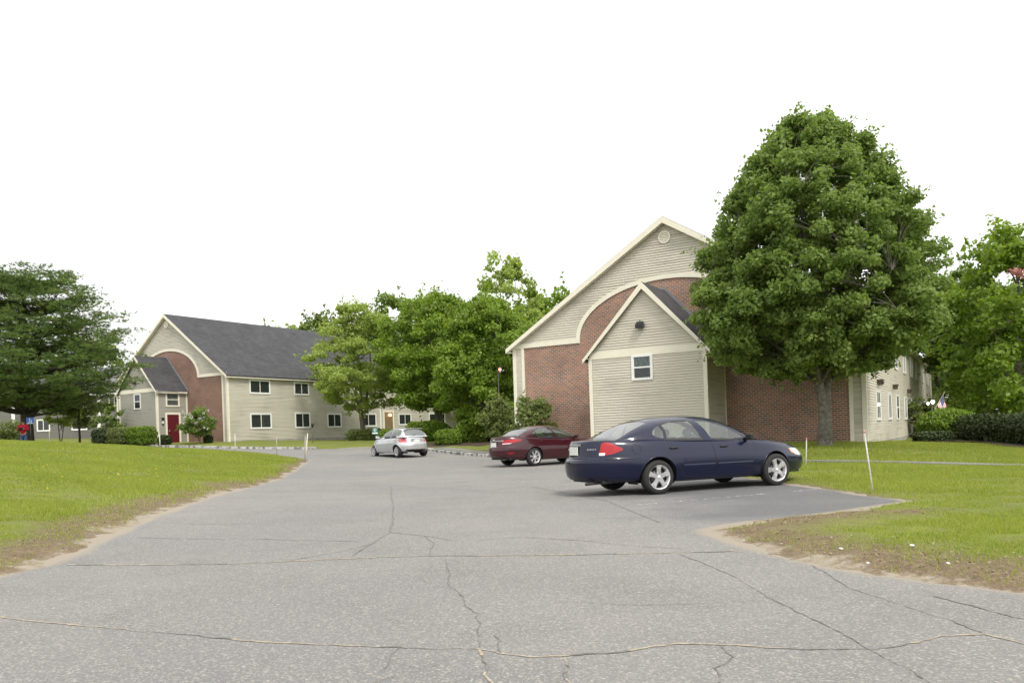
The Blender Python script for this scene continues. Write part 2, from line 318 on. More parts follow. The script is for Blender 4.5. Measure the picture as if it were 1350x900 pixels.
def groundmat():
    m, n, l, b = newmat('lawn_ground'); b.inputs['Roughness'].default_value = .95; b.inputs['Specular IOR Level'].default_value = .15
    geo = n.new('ShaderNodeNewGeometry'); at = n.new('ShaderNodeAttribute'); at.attribute_name = 'edge'
    def noise(sc, det=6, rough=.6):
        x = n.new('ShaderNodeTexNoise'); x.inputs['Scale'].default_value = sc; x.inputs['Detail'].default_value = det; x.inputs['Roughness'].default_value = rough; l.new(geo.outputs['Position'], x.inputs['Vector']); return x.outputs['Fac']
    def mixc(f, a, c):
        x = n.new('ShaderNodeMixRGB')
        for i, v in ((1, a), (2, c)):
            if isinstance(v, tuple): x.inputs[i].default_value = (*v, 1)
            else: l.new(v, x.inputs[i])
        l.new(f, x.inputs[0]); return x.outputs[0]
    def rng_(v, a, c):
        x = n.new('ShaderNodeMapRange'); x.inputs[1].default_value = a; x.inputs[2].default_value = c; l.new(v, x.inputs[0]); return x.outputs[0]
    def math_(op, a, c):
        x = n.new('ShaderNodeMath'); x.operation = op
        for i, v in ((0, a), (1, c)):
            if isinstance(v, (int, float)): x.inputs[i].default_value = v
            else: l.new(v, x.inputs[i])
        return x.outputs[0]
    n1, n2, n3, n4 = noise(.35), noise(1.6), noise(9), noise(45, 4)
    g = mixc(rng_(n1, .38, .62), (.14, .18, .03), (.24, .245, .045))
    g = mixc(rng_(n2, .35, .7), g, (.18, .235, .035))
    g = mixc(rng_(noise(.8, 8, .7), .48, .66), g, (.23, .20, .105)); g = mixc(rng_(n3, .50, .72), g, (.17, .145, .08))
    g = mixc(rng_(n4, .35, .8), g, (.09, .12, .02))
    dirt = mixc(rng_(n3, .35, .65), (.15, .115, .078), (.25, .195, .125)); dirt = mixc(rng_(n4, .4, .75), dirt, (.10, .065, .035))
    sand = mixc(rng_(n3, .3, .7), (.34, .30, .235), (.27, .23, .172)); sand = mixc(rng_(n4, .5, .8), sand, (.22, .16, .10))
    e = math_('ADD', at.outputs['Fac'], math_('MULTIPLY', math_('SUBTRACT', n2, .5), 1.3))
    e = math_('ADD', e, math_('MULTIPLY', math_('SUBTRACT', n3, .5), .9))
    c = mixc(rng_(e, .75, 1.5), dirt, g)
    e2 = math_('ADD', at.outputs['Fac'], math_('ADD', math_('MULTIPLY', math_('SUBTRACT', n2, .5), 1.5), math_('MULTIPLY', math_('SUBTRACT', n3, .5), .8)))
    c = mixc(rng_(e2, .06, .26), sand, c)
    l.new(c, b.inputs['Base Color'])
    bp = n.new('ShaderNodeBump'); bp.inputs['Strength'].default_value = .7; bp.inputs['Distance'].default_value = .03
    l.new(math_('ADD', n3, math_('MULTIPLY', n4, .7)), bp.inputs['Height']); l.new(bp.outputs[0], b.inputs['Normal'])
    return m
EDGE = D.copy()
# the verge is wide and worn by the left bank and the right corner, thin elsewhere
EDGE = np.where((Y > 44) | ((X > 4.2) & (Y > 11)), EDGE * 4 + .5, EDGE)
EDGE = np.where((X < 0) & (Y > 18) & (Y <= 44), EDGE * np.interp(Y, [18, 40], [1, 2.2]), EDGE)
o = mesh_np('ground', np.stack([X.ravel(), Y.ravel(), Z.ravel()], 1), F, groundmat(), smooth=True, attr={'edge': EDGE.ravel()})
tag(o, kind='structure')
def gz(x, y):      # ground height off the asphalt
    return t1(x, y) + .05

def asphaltmat():
    m, n, l, b = newmat('aged_asphalt'); b.inputs['Roughness'].default_value = .85; b.inputs['Specular IOR Level'].default_value = .3
    geo = n.new('ShaderNodeNewGeometry'); at = n.new('ShaderNodeAttribute'); at.attribute_name = 'edge'
    def tex(sc, kind='ShaderNodeTexNoise', det=6):
        x = n.new(kind); x.inputs['Scale'].default_value = sc; l.new(geo.outputs['Position'], x.inputs['Vector'])
        if kind == 'ShaderNodeTexNoise': x.inputs['Detail'].default_value = det
        return x
    def mixc(f, a, c):
        x = n.new('ShaderNodeMixRGB')
        for i, v in ((1, a), (2, c)):
            if isinstance(v, tuple): x.inputs[i].default_value = (*v, 1)
            else: l.new(v, x.inputs[i])
        l.new(f, x.inputs[0]); return x.outputs[0]
    def mr(v, a, c, lo=0, hi=1):
        x = n.new('ShaderNodeMapRange'); x.inputs[1].default_value = a; x.inputs[2].default_value = c; x.inputs[3].default_value = lo; x.inputs[4].default_value = hi; l.new(v, x.inputs[0]); return x.outputs[0]
    big, mid = tex(.16), tex(.9)
    v1, v2 = tex(90, 'ShaderNodeTexVoronoi'), tex(62, 'ShaderNodeTexVoronoi')
    fine = tex(130, det=3)
    c = mixc(mr(big.outputs['Fac'], .36, .64), (.19, .19, .19), (.245, .236, .218))
    c = mixc(mr(mid.outputs['Fac'], .45, .75, 0, .5), c, (.155, .152, .148))
    st = tex(.42, det=9); st.inputs['Roughness'].default_value = .7; c = mixc(mr(st.outputs['Fac'], .56, .68, 0, .35), c, (.115, .115, .118)); st2 = tex(.27, det=8); c = mixc(mr(st2.outputs['Fac'], .58, .74, 0, .4), c, (.30, .275, .235))
    # stone colours: each voronoi cell its own tone
    sx = n.new('ShaderNodeSeparateColor'); l.new(v1.outputs['Color'], sx.inputs[0])
    c = mixc(mr(sx.outputs[0], .0, 1, 0, .4), c, (.10, .10, .10))
    c = mixc(mr(sx.outputs[1], .72, .95, 0, .5), c, (.42, .38, .32))
    sy = n.new('ShaderNodeSeparateColor'); l.new(v2.outputs['Color'], sy.inputs[0])
    c = mixc(mr(sy.outputs[0], .92, .98, 0, .38), c, (.50, .46, .40))
    # the freshly sealed bay is darker
    se = n.new('ShaderNodeAttribute'); se.attribute_name = 'sealed'
    sm = n.new('ShaderNodeMath'); sm.operation = 'MULTIPLY_ADD'; sm.inputs[1].default_value = 1.1; l.new(mid.outputs['Fac'], sm.inputs[0]); l.new(se.outputs['Fac'], sm.inputs[2])
    c = mixc(mr(sm.outputs[0], .75, 1.5, 0, .6), c, (.085, .088, .092))
    # sand washed over the rim
    ed = n.new('ShaderNodeMath'); ed.operation = 'MULTIPLY_ADD'; ed.inputs[1].default_value = .55; l.new(mid.outputs['Fac'], ed.inputs[0]); l.new(at.outputs['Fac'], ed.inputs[2])
    c = mixc(mr(ed.outputs[0], .16, .30, 0, .9), c, (.30, .26, .20))
    l.new(c, b.inputs['Base Color'])
    bp = n.new('ShaderNodeBump'); bp.inputs['Strength'].default_value = .55; bp.inputs['Distance'].default_value = .006
    ad = n.new('ShaderNodeMath'); ad.operation = 'ADD'; l.new(v1.outputs['Distance'], ad.inputs[0]); l.new(fine.outputs['Fac'], ad.inputs[1])
    l.new(ad.outputs[0], bp.inputs['Height']); l.new(bp.outputs[0], b.inputs['Normal'])
    return m
X, Y, F = grid(np.arange(-48, 17, .3), np.arange(-16, 70, .3))
D = sdist(X, Y); keep = (D.ravel()[F] < .8).any(1); F = F[keep]
sealed = np.clip((X - 1.0 + .5 * np.sin(Y * 1.3)) / 2.6, 0, 1) * np.clip((Y - 9.2) / 2.2, 0, 1) * np.clip((32 - Y) / 10, 0, 1)
o = mesh_np('parking_lot', np.stack([X.ravel(), Y.ravel(), T(X, Y).ravel()], 1), F, asphaltmat(), smooth=True, attr={'edge': D.ravel(), 'sealed': sealed.ravel()})
tag(o, kind='structure')

# cracks: irregular sand-filled ribbons 4 mm above the asphalt
CR = dict(
 a=([(-6.2,6.9),(-5,6.5),(-4.0,6.12),(-3.53,5.9),(-3.03,5.72),(-2.56,5.52),(-2.12,5.33),(-1.71,5.16),(-1.29,5.03),(-.88,4.92),(-.5,4.82),(-.29,4.81),(-.13,4.67),(.05,4.57),(.22,4.57),(.48,4.58),(.72,4.67),(.91,4.74),(1.16,4.68),(1.4,4.58),(1.68,4.51),(1.96,4.46),(2.16,4.52),(2.46,4.68),(2.72,4.68),(2.8,4.45),(3.3,4.2)], .022, 0),
 b=([(-4.95,8.72),(-3.98,8.62),(-3.13,8.54),(-2.32,8.58),(-1.51,8.61),(-.68,8.48),(.12,8.3),(.9,8.18),(1.66,8.11),(2.25,8.05)], .04, 0),
 c=([(-.77,8.29),(-.67,7.58),(-.64,6.98),(-.54,6.63),(-.45,6.3),(-.42,6.01),(-.31,5.74),(-.28,5.43),(-.26,4.84)], .013, 1),
 d=([(-.26,4.77),(-.21,4.48),(-.21,4.27),(-.16,4.07),(-.2,3.6)], .018, 0),
 e=([(-3.33,21.02),(-2.23,14.26),(-1.73,10.8),(-1.79,9.69),(-1.84,8.79)], .022, 1), e2=([(-1.79,9.69),(-2.1,9.1),(-2.5,8.6)], .02, 1),
 f=([(-1.73,10.8),(-1.21,10.26),(-.77,9.64),(.06,9.71),(.67,9.28),(1.28,8.63),(1.72,8.36)], .02, 1),
 g=([(.24,4.55),(.25,4.35),(.22,4.15),(.26,3.96),(.3,3.5)], .014, 0), h=([(1.61,8.02),(1.8,6.89),(1.82,5.92),(1.89,5.34),(1.94,4.61),(1.95,4.34),(1.98,4.08),(1.97,3.6)], .012, 1),
 i=([(2.61,7.12),(2.52,6.09),(2.63,5.48),(2.71,5.06),(2.72,4.68)], .013, 1), j=([(2.97,5.73),(3.06,5.41),(3.15,5.0)], .02, 1),
 k=([(-3.22,20.96),(-.73,18.34),(.34,19.12),(1.61,14.32),(1.9,10.7)], .035, 1), l=([(.25,6.04),(.9,5.8),(1.78,5.79)], .008, 1), m=([(-.76,4.96),(-.78,4.71),(-.79,4.4)], .009, 1),
 n=([(-1.21,10.26),(-1.01,9.5),(-.97,8.6)], .018, 1), o=([(-5.24,10.93),(-3.37,10.6),(-1.93,9.94)], .022, 1), p=([(-5.3,12.4),(-3,12.1),(-1.9,12.5),(0,12.3)], .018, 1), q=([(-6.6,22.5),(-3.2,21.3),(1,23)], .04, 1))
V = []; Fq = []; mi = []
CR = {k: (a, w * (.62 if t else .8), t) for k, (a, w, t) in CR.items()}
_r = random.Random(19)
for key in list(CR):      # finer side cracks leaving the main ones
    pts, w, mt = CR[key]
    for j in range(len(pts)):
        if _r.random() < .13:
            x_, y_ = pts[j]; a_ = _r.uniform(0, 6.28); L_ = _r.uniform(.15, .6) * (1 + y_ / 9); q_ = [(x_, y_)]
            for s_ in range(3): a_ += _r.gauss(0, .6); q_.append((q_[-1][0] + math.cos(a_) * L_ / 3, q_[-1][1] + math.sin(a_) * L_ / 3))
            CR[key + 'x%d' % j] = (q_, w * .4, 1)
for key, (pts, w, mt) in CR.items():
    P = [np.array(p) for p in pts]; Q = []
    for a, b_ in zip(P[:-1], P[1:]):
        L = np.hypot(*(b_ - a)); k = max(2, int(L / .05)); nn = np.array([-(b_ - a)[1], (b_ - a)[0]]) / L
        ph = 0
        for s in range(k):
            ph = .82 * ph + random.gauss(0, .007); t = s / k
            Q.append(a + (b_ - a) * t + nn * ph * math.sin(math.pi * t) ** .3)
    Q.append(P[-1]); base = len(V)
    for i, q in enumerate(Q):
        d = Q[min(i + 1, len(Q) - 1)] - Q[max(i - 1, 0)]; d = d / (np.hypot(*d) + 1e-9); nn = np.array([-d[1], d[0]])
        ww = w * (.35 + .9 * random.random()) * .5 * (.55 + .9 * abs(math.sin(i * .07 + len(key))))
        if random.random() < .04: ww *= 2.2
        for s in (-1, 1):
            p = q + nn * ww * s; V.append((p[0], p[1], .004 + t1(p[0], p[1])))
        if i:
            Fq.append((base + 2 * i - 2, base + 2 * i, base + 2 * i + 1, base + 2 * i - 1)); mi.append(mt if not (mt == 0 and math.sin(i * .19 + 2 * math.sin(i * .05)) > .55) else 1)
blob = []
sandc = simple('crack_sand', (.34, .29, .215), .95, var=.3, scale=20); darkc = simple('crack_dark', (.165, .156, .138), .95, var=.4, scale=14)
o = mesh_np('pavement_cracks', V, Fq, [sandc, darkc], midx=mi); tag(o, kind='structure')
# painted bay lines, worn
def paintmat():
    m, n, l, b = newmat('worn_paint'); b.inputs['Roughness'].default_value = .8; b.inputs['Base Color'].default_value = (.6, .6, .57, 1)
    g = n.new('ShaderNodeNewGeometry'); nz = n.new('ShaderNodeTexNoise'); nz.inputs['Scale'].default_value = 7; nz.inputs['Detail'].default_value = 10; nz.inputs['Roughness'].default_value = .75; l.new(g.outputs['Position'], nz.inputs['Vector'])
    r = n.new('ShaderNodeMapRange'); r.inputs[1].default_value = .5; r.inputs[2].default_value = .62; l.new(nz.outputs['Fac'], r.inputs[0])
    t = n.new('ShaderNodeBsdfTransparent'); mx = n.new('ShaderNodeMixShader'); l.new(r.outputs[0], mx.inputs[0]); l.new(t.outputs[0], mx.inputs[1]); l.new(b.outputs[0], mx.inputs[2]); l.new(mx.outputs[0], n['Material Output'].inputs['Surface'])
    return m
V = []; Fq = []
for (x0, y0), (x1, y1), w in (((1.9, 13.25), (5.7, 15.15), .10), ((-.1, 20.8), (4.6, 23.2), .10), ((-1.4, 27.6), (3.6, 29.4), .10)):
    d = np.array((x1 - x0, y1 - y0)); L = np.hypot(*d); d /= L; nn = np.array((-d[1], d[0])); k = int(L / .25); base = len(V)
    for i in range(k + 1):
        for s in (-1, 1):
            p = np.array((x0, y0)) + d * L * i / k + nn * w / 2 * s; V.append((p[0], p[1], t1(*p) + .006))
        if i: Fq.append((base + 2 * i - 2, base + 2 * i, base + 2 * i + 1, base + 2 * i - 1))
o = mesh_np('parking_lines', V, Fq, paintmat()); tag(o, kind='structure')

def strip(name, pts, w, h, mat, zoff=0, step=.5, sink=.15):
    """a raised strip (kerb, path) that follows the ground"""
    mb = MB(); P = [np.array(p, float) for p in pts]; Q = []
    for a, b_ in zip(P[:-1], P[1:]):
        L = np.hypot(*(b_ - a)); k = max(1, int(L / step))
        Q += [a + (b_ - a) * i / k for i in range(k)]
    Q.append(P[-1]); V = []; Fs = []
    for i, q in enumerate(Q):
        d = Q[min(i + 1, len(Q) - 1)] - Q[max(i - 1, 0)]; d = d / np.hypot(*d); nn = np.array([-d[1], d[0]]); z = t1(q[0], q[1]) + zoff
        for s, zz in ((-1, z - sink), (-1, z + h), (1, z + h), (1, z - sink)):
            p = q + nn * w / 2 * s; V.append((p[0], p[1], zz))
        if i:
            b0 = 4 * (i - 1); b1 = 4 * i
            Fs += [(b0, b1, b1 + 1, b0 + 1), (b0 + 1, b1 + 1, b1 + 2, b0 + 2), (b0 + 2, b1 + 2, b1 + 3, b0 + 3)]
    Fs += [(0, 1, 2, 3), (4 * len(Q) - 1, 4 * len(Q) - 2, 4 * len(Q) - 3, 4 * len(Q) - 4)]
    mb.poly(V, Fs); o = mb.build(name, mat); return tag(o, kind='structure')
def kerbmat():
    m, n, l, b = newmat('flaking_white_kerb'); b.inputs['Roughness'].default_value = .85
    g = n.new('ShaderNodeNewGeometry'); nz = n.new('ShaderNodeTexNoise'); nz.inputs['Scale'].default_value = 2.2; nz.inputs['Detail'].default_value = 8; nz.inputs['Roughness'].default_value = .7; l.new(g.outputs['Position'], nz.inputs['Vector'])
    r = n.new('ShaderNodeValToRGB'); r.color_ramp.elements[0].position = .44; r.color_ramp.elements[0].color = (.17, .165, .15, 1); r.color_ramp.elements[1].position = .52; r.color_ramp.elements[1].color = (.56, .56, .53, 1)
    l.new(nz.outputs['Fac'], r.inputs['Fac']); l.new(r.outputs[0], b.inputs['Base Color']); return m
M['kerb'] = kerbmat(); M['walk'] = simple('path_asphalt', (.19, .185, .17), .9, var=.2, scale=4)
strip('kerb', [(-30.5, 62.5), (-20.3, 57.2), (-13.6, 54.6)], .22, .15, M['kerb'])
strip('kerb', [(-5.9, 51.2), (-5.4, 50), (-1.4, 40.2), (4.2, 33.2), (4.7, 29)], .2, .15, M['kerb'])
strip('path', [(-4.7, 51.0), (-.4, 40.9), (4.9, 34.0)], 1.1, .12, M['walk'])
strip('path', [(6.1, 24.6), (8.6, 23.4), (13.5, 20.5), (26, 13)], .8, .098, M['walk'])
# ------------------------------------------------------------------ buildings
C = .115        # clapboard exposure
def boards(mb, z0, z1, span, P, m=0):
    """lap siding on a wall; span(z) -> list of (a, b) along the wall; P(a, z, out) -> local point, out = metres proud"""
    z = z0
    while z < z1 - 1e-4:
        zt = min(z + C, z1); s0, s1 = span(z + .001), span(zt - .001)
        if len(s0) != len(s1): s = s0 if len(s0) > len(s1) else s1; s0 = s1 = (s1 if len(s1) < len(s0) else s0) or s
        for (a0, b0), (a1, b1) in zip(s0, s1):
            if b0 - a0 < .01: continue
            mb.poly([P(a0, z, .034), P(b0, z, .034), P(b1, zt, .004), P(a1, zt, .004), P(a0, z, 0), P(b0, z, 0)], [(0, 1, 2, 3), (5, 1, 0, 4), (0, 3, 4), (1, 5, 2)], m)
        z = zt
def front(y0=0): return lambda a, z, o: (a, y0 - o, z)
def side(x0, sgn=1): return lambda a, z, o: (x0 + sgn * o, a, z)
def window(parent, P, a0, a1, z0, z1, style='slide', fw=.075, label=None, mat='white', back='room'):
    """vinyl window: frame mesh with a glass child; a0..a1 x z0..z1 is the outer frame"""
    f = MB()
    def slab(x0, x1, y0, y1, o0, o1, mb=f, m=0):
        V = [P(x0, y0, o0), P(x1, y0, o0), P(x1, y1, o0), P(x0, y1, o0), P(x0, y0, o1), P(x1, y0, o1), P(x1, y1, o1), P(x0, y1, o1)]
        mb.poly(V, [(3, 2, 1, 0), (4, 5, 6, 7), (0, 1, 5, 4), (1, 2, 6, 5), (2, 3, 7, 6), (3, 0, 4, 7)], m)
    slab(a0, a1, z0, z0 + fw * 1.1, .0, .075); slab(a0, a1, z1 - fw * 1.1, z1, .0, .07)
    slab(a0, a0 + fw, z0 + fw * 1.1, z1 - fw * 1.1, .0, .07); slab(a1 - fw, a1, z0 + fw * 1.1, z1 - fw * 1.1, .0, .07)
    am, zm = (a0 + a1) / 2, (z0 + z1) / 2
    i0, i1, j0, j1 = a0 + fw, a1 - fw, z0 + fw * 1.1, z1 - fw * 1.1
    s = .032
    rc = .052
    if style == 'slide':
        slab(am - s, am + s, j0, j1, .0, .058)
        slab(i0, i1, j0, j0 + s, .0, .054); slab(i0, i1, j1 - s, j1, .0, .05); slab(i0, i0 + s, j0 + s, j1 - s, .0, .05); slab(i1 - s, i1, j0 + s, j1 - s, .0, .05)
    elif style == 'hung':
        slab(i0, i1, zm - s, zm + s, .0, .058); slab(i0, i0 + s, j0, j1, .0, .05); slab(i1 - s, i1, j0, j1, .0, .05)
    fo = f.build('window', M[mat], parent)
    if label: fo['label'] = label
    g = MB(); slab(i0, i1, j0, j1, .044, .047, g); g.build('glass', M['wglass'], fo)
    bk = MB(); slab(i0, i1, j0, j1, .0365, .038, bk)
    if back == 'room': bk.build('interior', M['room'], fo)
    elif back == 'blind': bk.build('blind', M['blind'], fo)
    elif back == 'half':
        bk2 = MB(); slab(i0, i1, zm, j1, .040, .042, bk2); bk.build('interior', M['room'], fo); bk2.build('blind', M['blind'], fo)
    elif back == 'side':
        bk2 = MB(); slab(am, i1, j0, j1, .040, .042, bk2); bk.build('interior', M['room'], fo); bk2.build('curtain', simple('grey_curtain', (.16, .16, .15), .9, scale=9), fo)
    elif back == 'lace':
        bk.build('interior', M['room'], fo); lc = MB(); slab(i0, i1, zm, j1, .040, .042, lc)
        lc.build('stained_glass_panel', simple('pale_patterned_glass', (.42, .47, .44), .4, var=.6, scale=9), fo)
    return fo

def gable_house(name, label, cat, loc, rz, W, L, EV, RG, sid, brick, ext, side_fn, extside, roofm, end_z=0):
    """long two-storey block, gable end to the front (y=0), arch-topped brick field, small gabled bay in front of it"""
    b = thing(name, label, cat, loc, rz)
    z0 = -1.0; cx = W / 2; sl = (RG - EV) / cx
    ln = Vector((0, 0, 1))
    # structural core (behind the cladding)
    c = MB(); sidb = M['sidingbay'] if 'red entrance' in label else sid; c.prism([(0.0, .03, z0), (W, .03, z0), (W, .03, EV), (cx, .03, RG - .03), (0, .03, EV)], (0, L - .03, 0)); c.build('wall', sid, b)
    # brick field
    a0, a1, sp = 3.78, W - 3.78, 5.60; hh = 2.42
    if ext is not None: pass
    k = 40; arch = [(cx + (a1 - cx) * math.cos(math.pi * i / k), sp + hh * math.sin(math.pi * i / k)) for i in range(k + 1)]
    poly = [(.62, z0), (W - .62, z0), (W - .62, sp - .02)] + arch + [(.62, sp - .02)]
    br = MB(); br.prism([(x, -.0, z) for x, z in poly], (0, .028, 0)); br.build('brick_wall', brick, b)
    # siding above the arch, and the narrow strips at the corners
    s = MB()
    def up(z):
        l, r = (z - EV) / sl + .0, W - (z - EV) / sl
        l = max(l, 0); r = min(r, W)
        if z < sp + hh:
            h = (a1 - cx) * math.sqrt(max(0, 1 - ((z - sp) / hh) ** 2)) if z > sp else (a1 - cx)
            return [(l, cx - h), (cx + h, r)]
        return [(l, r)]
    boards(s, sp - .01, sp + hh, up, front()); boards(s, sp + hh, RG - .05, up, front())
    boards(s, 0, sp, lambda z: [(.14, .47), (W - .47, W - .14)], front())
    s.build('gable_siding', sid, b)
    t = MB()
    # arch trim
    tw = .21; n = 48; prev = None
    for i in range(n + 1):
        th = math.pi * i / n; p = Vector((cx + (a1 - cx) * math.cos(th), 0, sp + hh * math.sin(th)))
        q = Vector((cx + (a1 - cx + tw) * math.cos(th), 0, sp + (hh + tw) * math.sin(th)))
        if prev:
            (p0, q0) = prev; o = Vector((0, -.055, 0))
            t.poly([p0, q0, q, p, p0 + o, q0 + o, q + o, p + o], [(4, 5, 6, 7), (0, 4, 7, 3), (1, 2, 6, 5)])
        prev = (p, q)
    t.bb(0.0, a0 - .0, -.05, 0, sp - .13, sp + .10); t.bb(a1, W, -.05, 0, sp - .13, sp + .10)
    for x0, x1 in ((0, .14), (.47, .62), (W - .62, W - .47), (W - .14, W)): t.bb(x0, x1, -.045, 0, -.05, sp - .13)
    t.build('arch_trim', M['trim'], b)
    # roof: two slabs with overhang, rake boards
    ov, fo = .32, .28; th = .14
    r = MB()
    for sg in (-1, 1):
        e = Vector((cx + sg * (cx + ov), -fo, EV - ov * sl + .12)); p = Vector((cx, -fo, RG + .12))
        r.prism([e, p, p - Vector((0, 0, th)), e - Vector((0, 0, th))], (0, L + 2 * fo, 0))
    r.build('roof', roofm, b)
    k_ = MB()
    for sg in (-1, 1):
        e = Vector((cx + sg * (cx + ov - .01), -fo - .02, EV - ov * sl + .10)); p = Vector((cx, -fo - .02, RG + .10)); dn = Vector((0, 0, -.30))
        k_.prism([e, p, p + dn, e + dn * .75], (0, .04, 0))
        k_.prism([e + dn * .75, p + dn, p + dn + Vector((0, .26, 0)), e + dn * .75 + Vector((0, .26, 0))], (0, 0, .02))
    k_.build('rake_board', M['trim'], b)
    g = MB()
    for sg in (-1, 1):
        x = cx + sg * (cx + ov); zz = EV - ov * sl
        g.bb(min(x, x - sg * .03), max(x, x - sg * .03), -fo, L + fo, zz - .10, zz + .10)
        g.bb(min(x, cx + sg * (cx + .03)), max(x, cx + sg * (cx + .03)), -fo + .03, L + fo, zz - .10, zz - .07)
        g.bb(min(cx + sg * cx, cx + sg * (cx + .03)), max(cx + sg * cx, cx + sg * (cx + .03)), .0, L, EV - .34, EV - .02)
    g.build('eave_fascia', M['trim'], b)
    # round louvred vent
    v = MB(); vz = RG - .80; vx = cx - .0
    ring = []
    for i in range(24):
        a_, b_ = 2 * math.pi * i / 24, 2 * math.pi * (i + 1) / 24
        P4 = [(vx + rr * math.cos(q), -.06, vz + rr * math.sin(q)) for rr, q in ((.22, a_), (.29, a_), (.29, b_), (.22, b_))]
        v.prism(P4, (0, .055, 0))
    vo = v.build('gable_vent', M['trim'], b)
    lv = MB()
    for i in range(6):
        zz = -.18 + i * .072; w = math.sqrt(max(0, .225 ** 2 - zz ** 2)); lv.prism([(vx - w, -.045, vz + zz), (vx + w, -.045, vz + zz), (vx + w, -.028, vz + zz + .055), (vx - w, -.028, vz + zz + .055)], (0, .012, 0))
    lv.build('louvres', M['trim'], vo)
    # side wall siding + corner board
    s = MB(); boards(s, end_z, EV - .34, lambda z: [(.14, L)], side(W)); s.build('side_siding', sid, b)
    s = MB(); boards(s, end_z, EV - .34, lambda z: [(.14, L)], side(0, -1)); s.build('side_siding', sid, b)
    for q_ in ((W, W + .045, -.045, .14), (-.045, 0, -.045, .14), (W, W + .045, L - .14, L)): t = MB(); t.bb(*q_, -.05, EV - .1); t.build('corner_board', M['trim'], b)
    f = MB(); f.bb(W - .02, W + .02, .0, L, z0, end_z - .0); f.bb(.14, W - .14, -.03, .0, z0, -.05) if False else None
    f.build('foundation', M['concrete'], b)
    side_fn(b, W, L, EV)
    # ---------------- bay
    ew, ed, ee, er = 5.3, ext, 4.55, 7.4; x0 = cx - ew / 2 - .1; x1 = x0 + ew; ecx = (x0 + x1) / 2; es = (er - ee) / (ew / 2)
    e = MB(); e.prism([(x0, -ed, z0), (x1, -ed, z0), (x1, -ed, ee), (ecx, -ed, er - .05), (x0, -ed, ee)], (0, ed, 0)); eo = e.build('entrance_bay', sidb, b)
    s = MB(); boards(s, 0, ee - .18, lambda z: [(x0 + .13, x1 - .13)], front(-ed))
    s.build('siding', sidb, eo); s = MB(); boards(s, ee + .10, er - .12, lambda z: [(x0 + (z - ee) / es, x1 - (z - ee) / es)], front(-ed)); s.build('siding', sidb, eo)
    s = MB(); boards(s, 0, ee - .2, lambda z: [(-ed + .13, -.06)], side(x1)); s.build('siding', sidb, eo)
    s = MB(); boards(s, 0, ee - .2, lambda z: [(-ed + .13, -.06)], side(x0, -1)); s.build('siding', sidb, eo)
    t = MB(); t.bb(x0, x1, -ed - .05, -ed, ee - .20, ee + .10)
    for xa, xb in ((x0 - .045, x0 + .12), (x1 - .12, x1 + .045)): t.bb(xa, xb, -ed - .045, -ed, -.05, ee - .2)
    for xa, xb in ((x0 - .045, x0), (x1, x1 + .045)): t.bb(xa, xb, -ed, -ed + .12, -.05, ee - .2); t.bb(xa, xb, -.13, -.0, -.05, ee - .2)
    for xa, xb in ((x0 - .03, x0), (x1, x1 + .03)): t.bb(xa, xb, -ed + .0, -.0, ee - .2, ee + .02)
    t.build('bay_trim', M['trim'], eo)
    r = MB(); ov2, fo2 = .26, .22
    for sg in (-1, 1):
        ee_ = Vector((ecx + sg * (ew / 2 + ov2), -ed - fo2, ee - ov2 * es + .10)); p = Vector((ecx, -ed - fo2, er + .10))
        r.prism([ee_, p, p - Vector((0, 0, .12)), ee_ - Vector((0, 0, .12))], (0, ed + fo2 - .02, 0))
    r.build('roof', M['roof'], eo)
    fl = MB()
    for sg in (-1, 1):
        ee_ = Vector((ecx + sg * (ew / 2 + ov2), -.10, ee - ov2 * es + .125)); p = Vector((ecx, -.10, er + .125))
        fl.prism([ee_, p, p + Vector((0, 0, .16)), ee_ + Vector((0, 0, .16))], (0, .05, 0))
    fl.build('flashing', simple('lead_flashing', (.2, .21, .23), .5), eo)
    k_ = MB()
    for sg in (-1, 1):
        q = Vector((ecx + sg * (ew / 2 + ov2 - .01), -ed - fo2 - .02, ee - ov2 * es + .09)); p = Vector((ecx, -ed - fo2 - .02, er + .09)); dn = Vector((0, 0, -.30))
        k_.prism([q, p, p + dn, q + dn * .55], (0, .04, 0))
        k_.bb(min(q.x, ecx + sg * ew / 2), max(q.x, ecx + sg * ew / 2), -ed - fo2, -ed, ee - .17, ee - .14)
        xo = ecx + sg * (ew / 2 + ov2); k_.bb(min(xo, xo - sg * .03), max(xo, xo - sg * .03), -ed - fo2, -.12, ee - ov2 * es - .06, ee - ov2 * es + .08)
    k_.build('rake_board', M['trim'], eo)
    extside(b, eo, x0, x1, ed, ee)
    return b
def wall_lamp(parent, p, lit=False):
    l = MB(); x, y, z = p; l.box((x, y - .03, z + .04), (.16, .05, .26)); l.box((x, y - .14, z), (.36, .20, .19)); l.bb(x - .15, x + .15, y - .15, y - .05, z + .095, z + .19)
    l.lathe([(.02, 0), (.025, .1)], 8, 'Z', (x, y - .1, z + .15)); o = l.build('floodlight', M['iron'], parent, .03)
    g = MB(); g.box((x, y - .243, z - .01), (.28, .01, .12)); g.build('lens', M['black'], o)

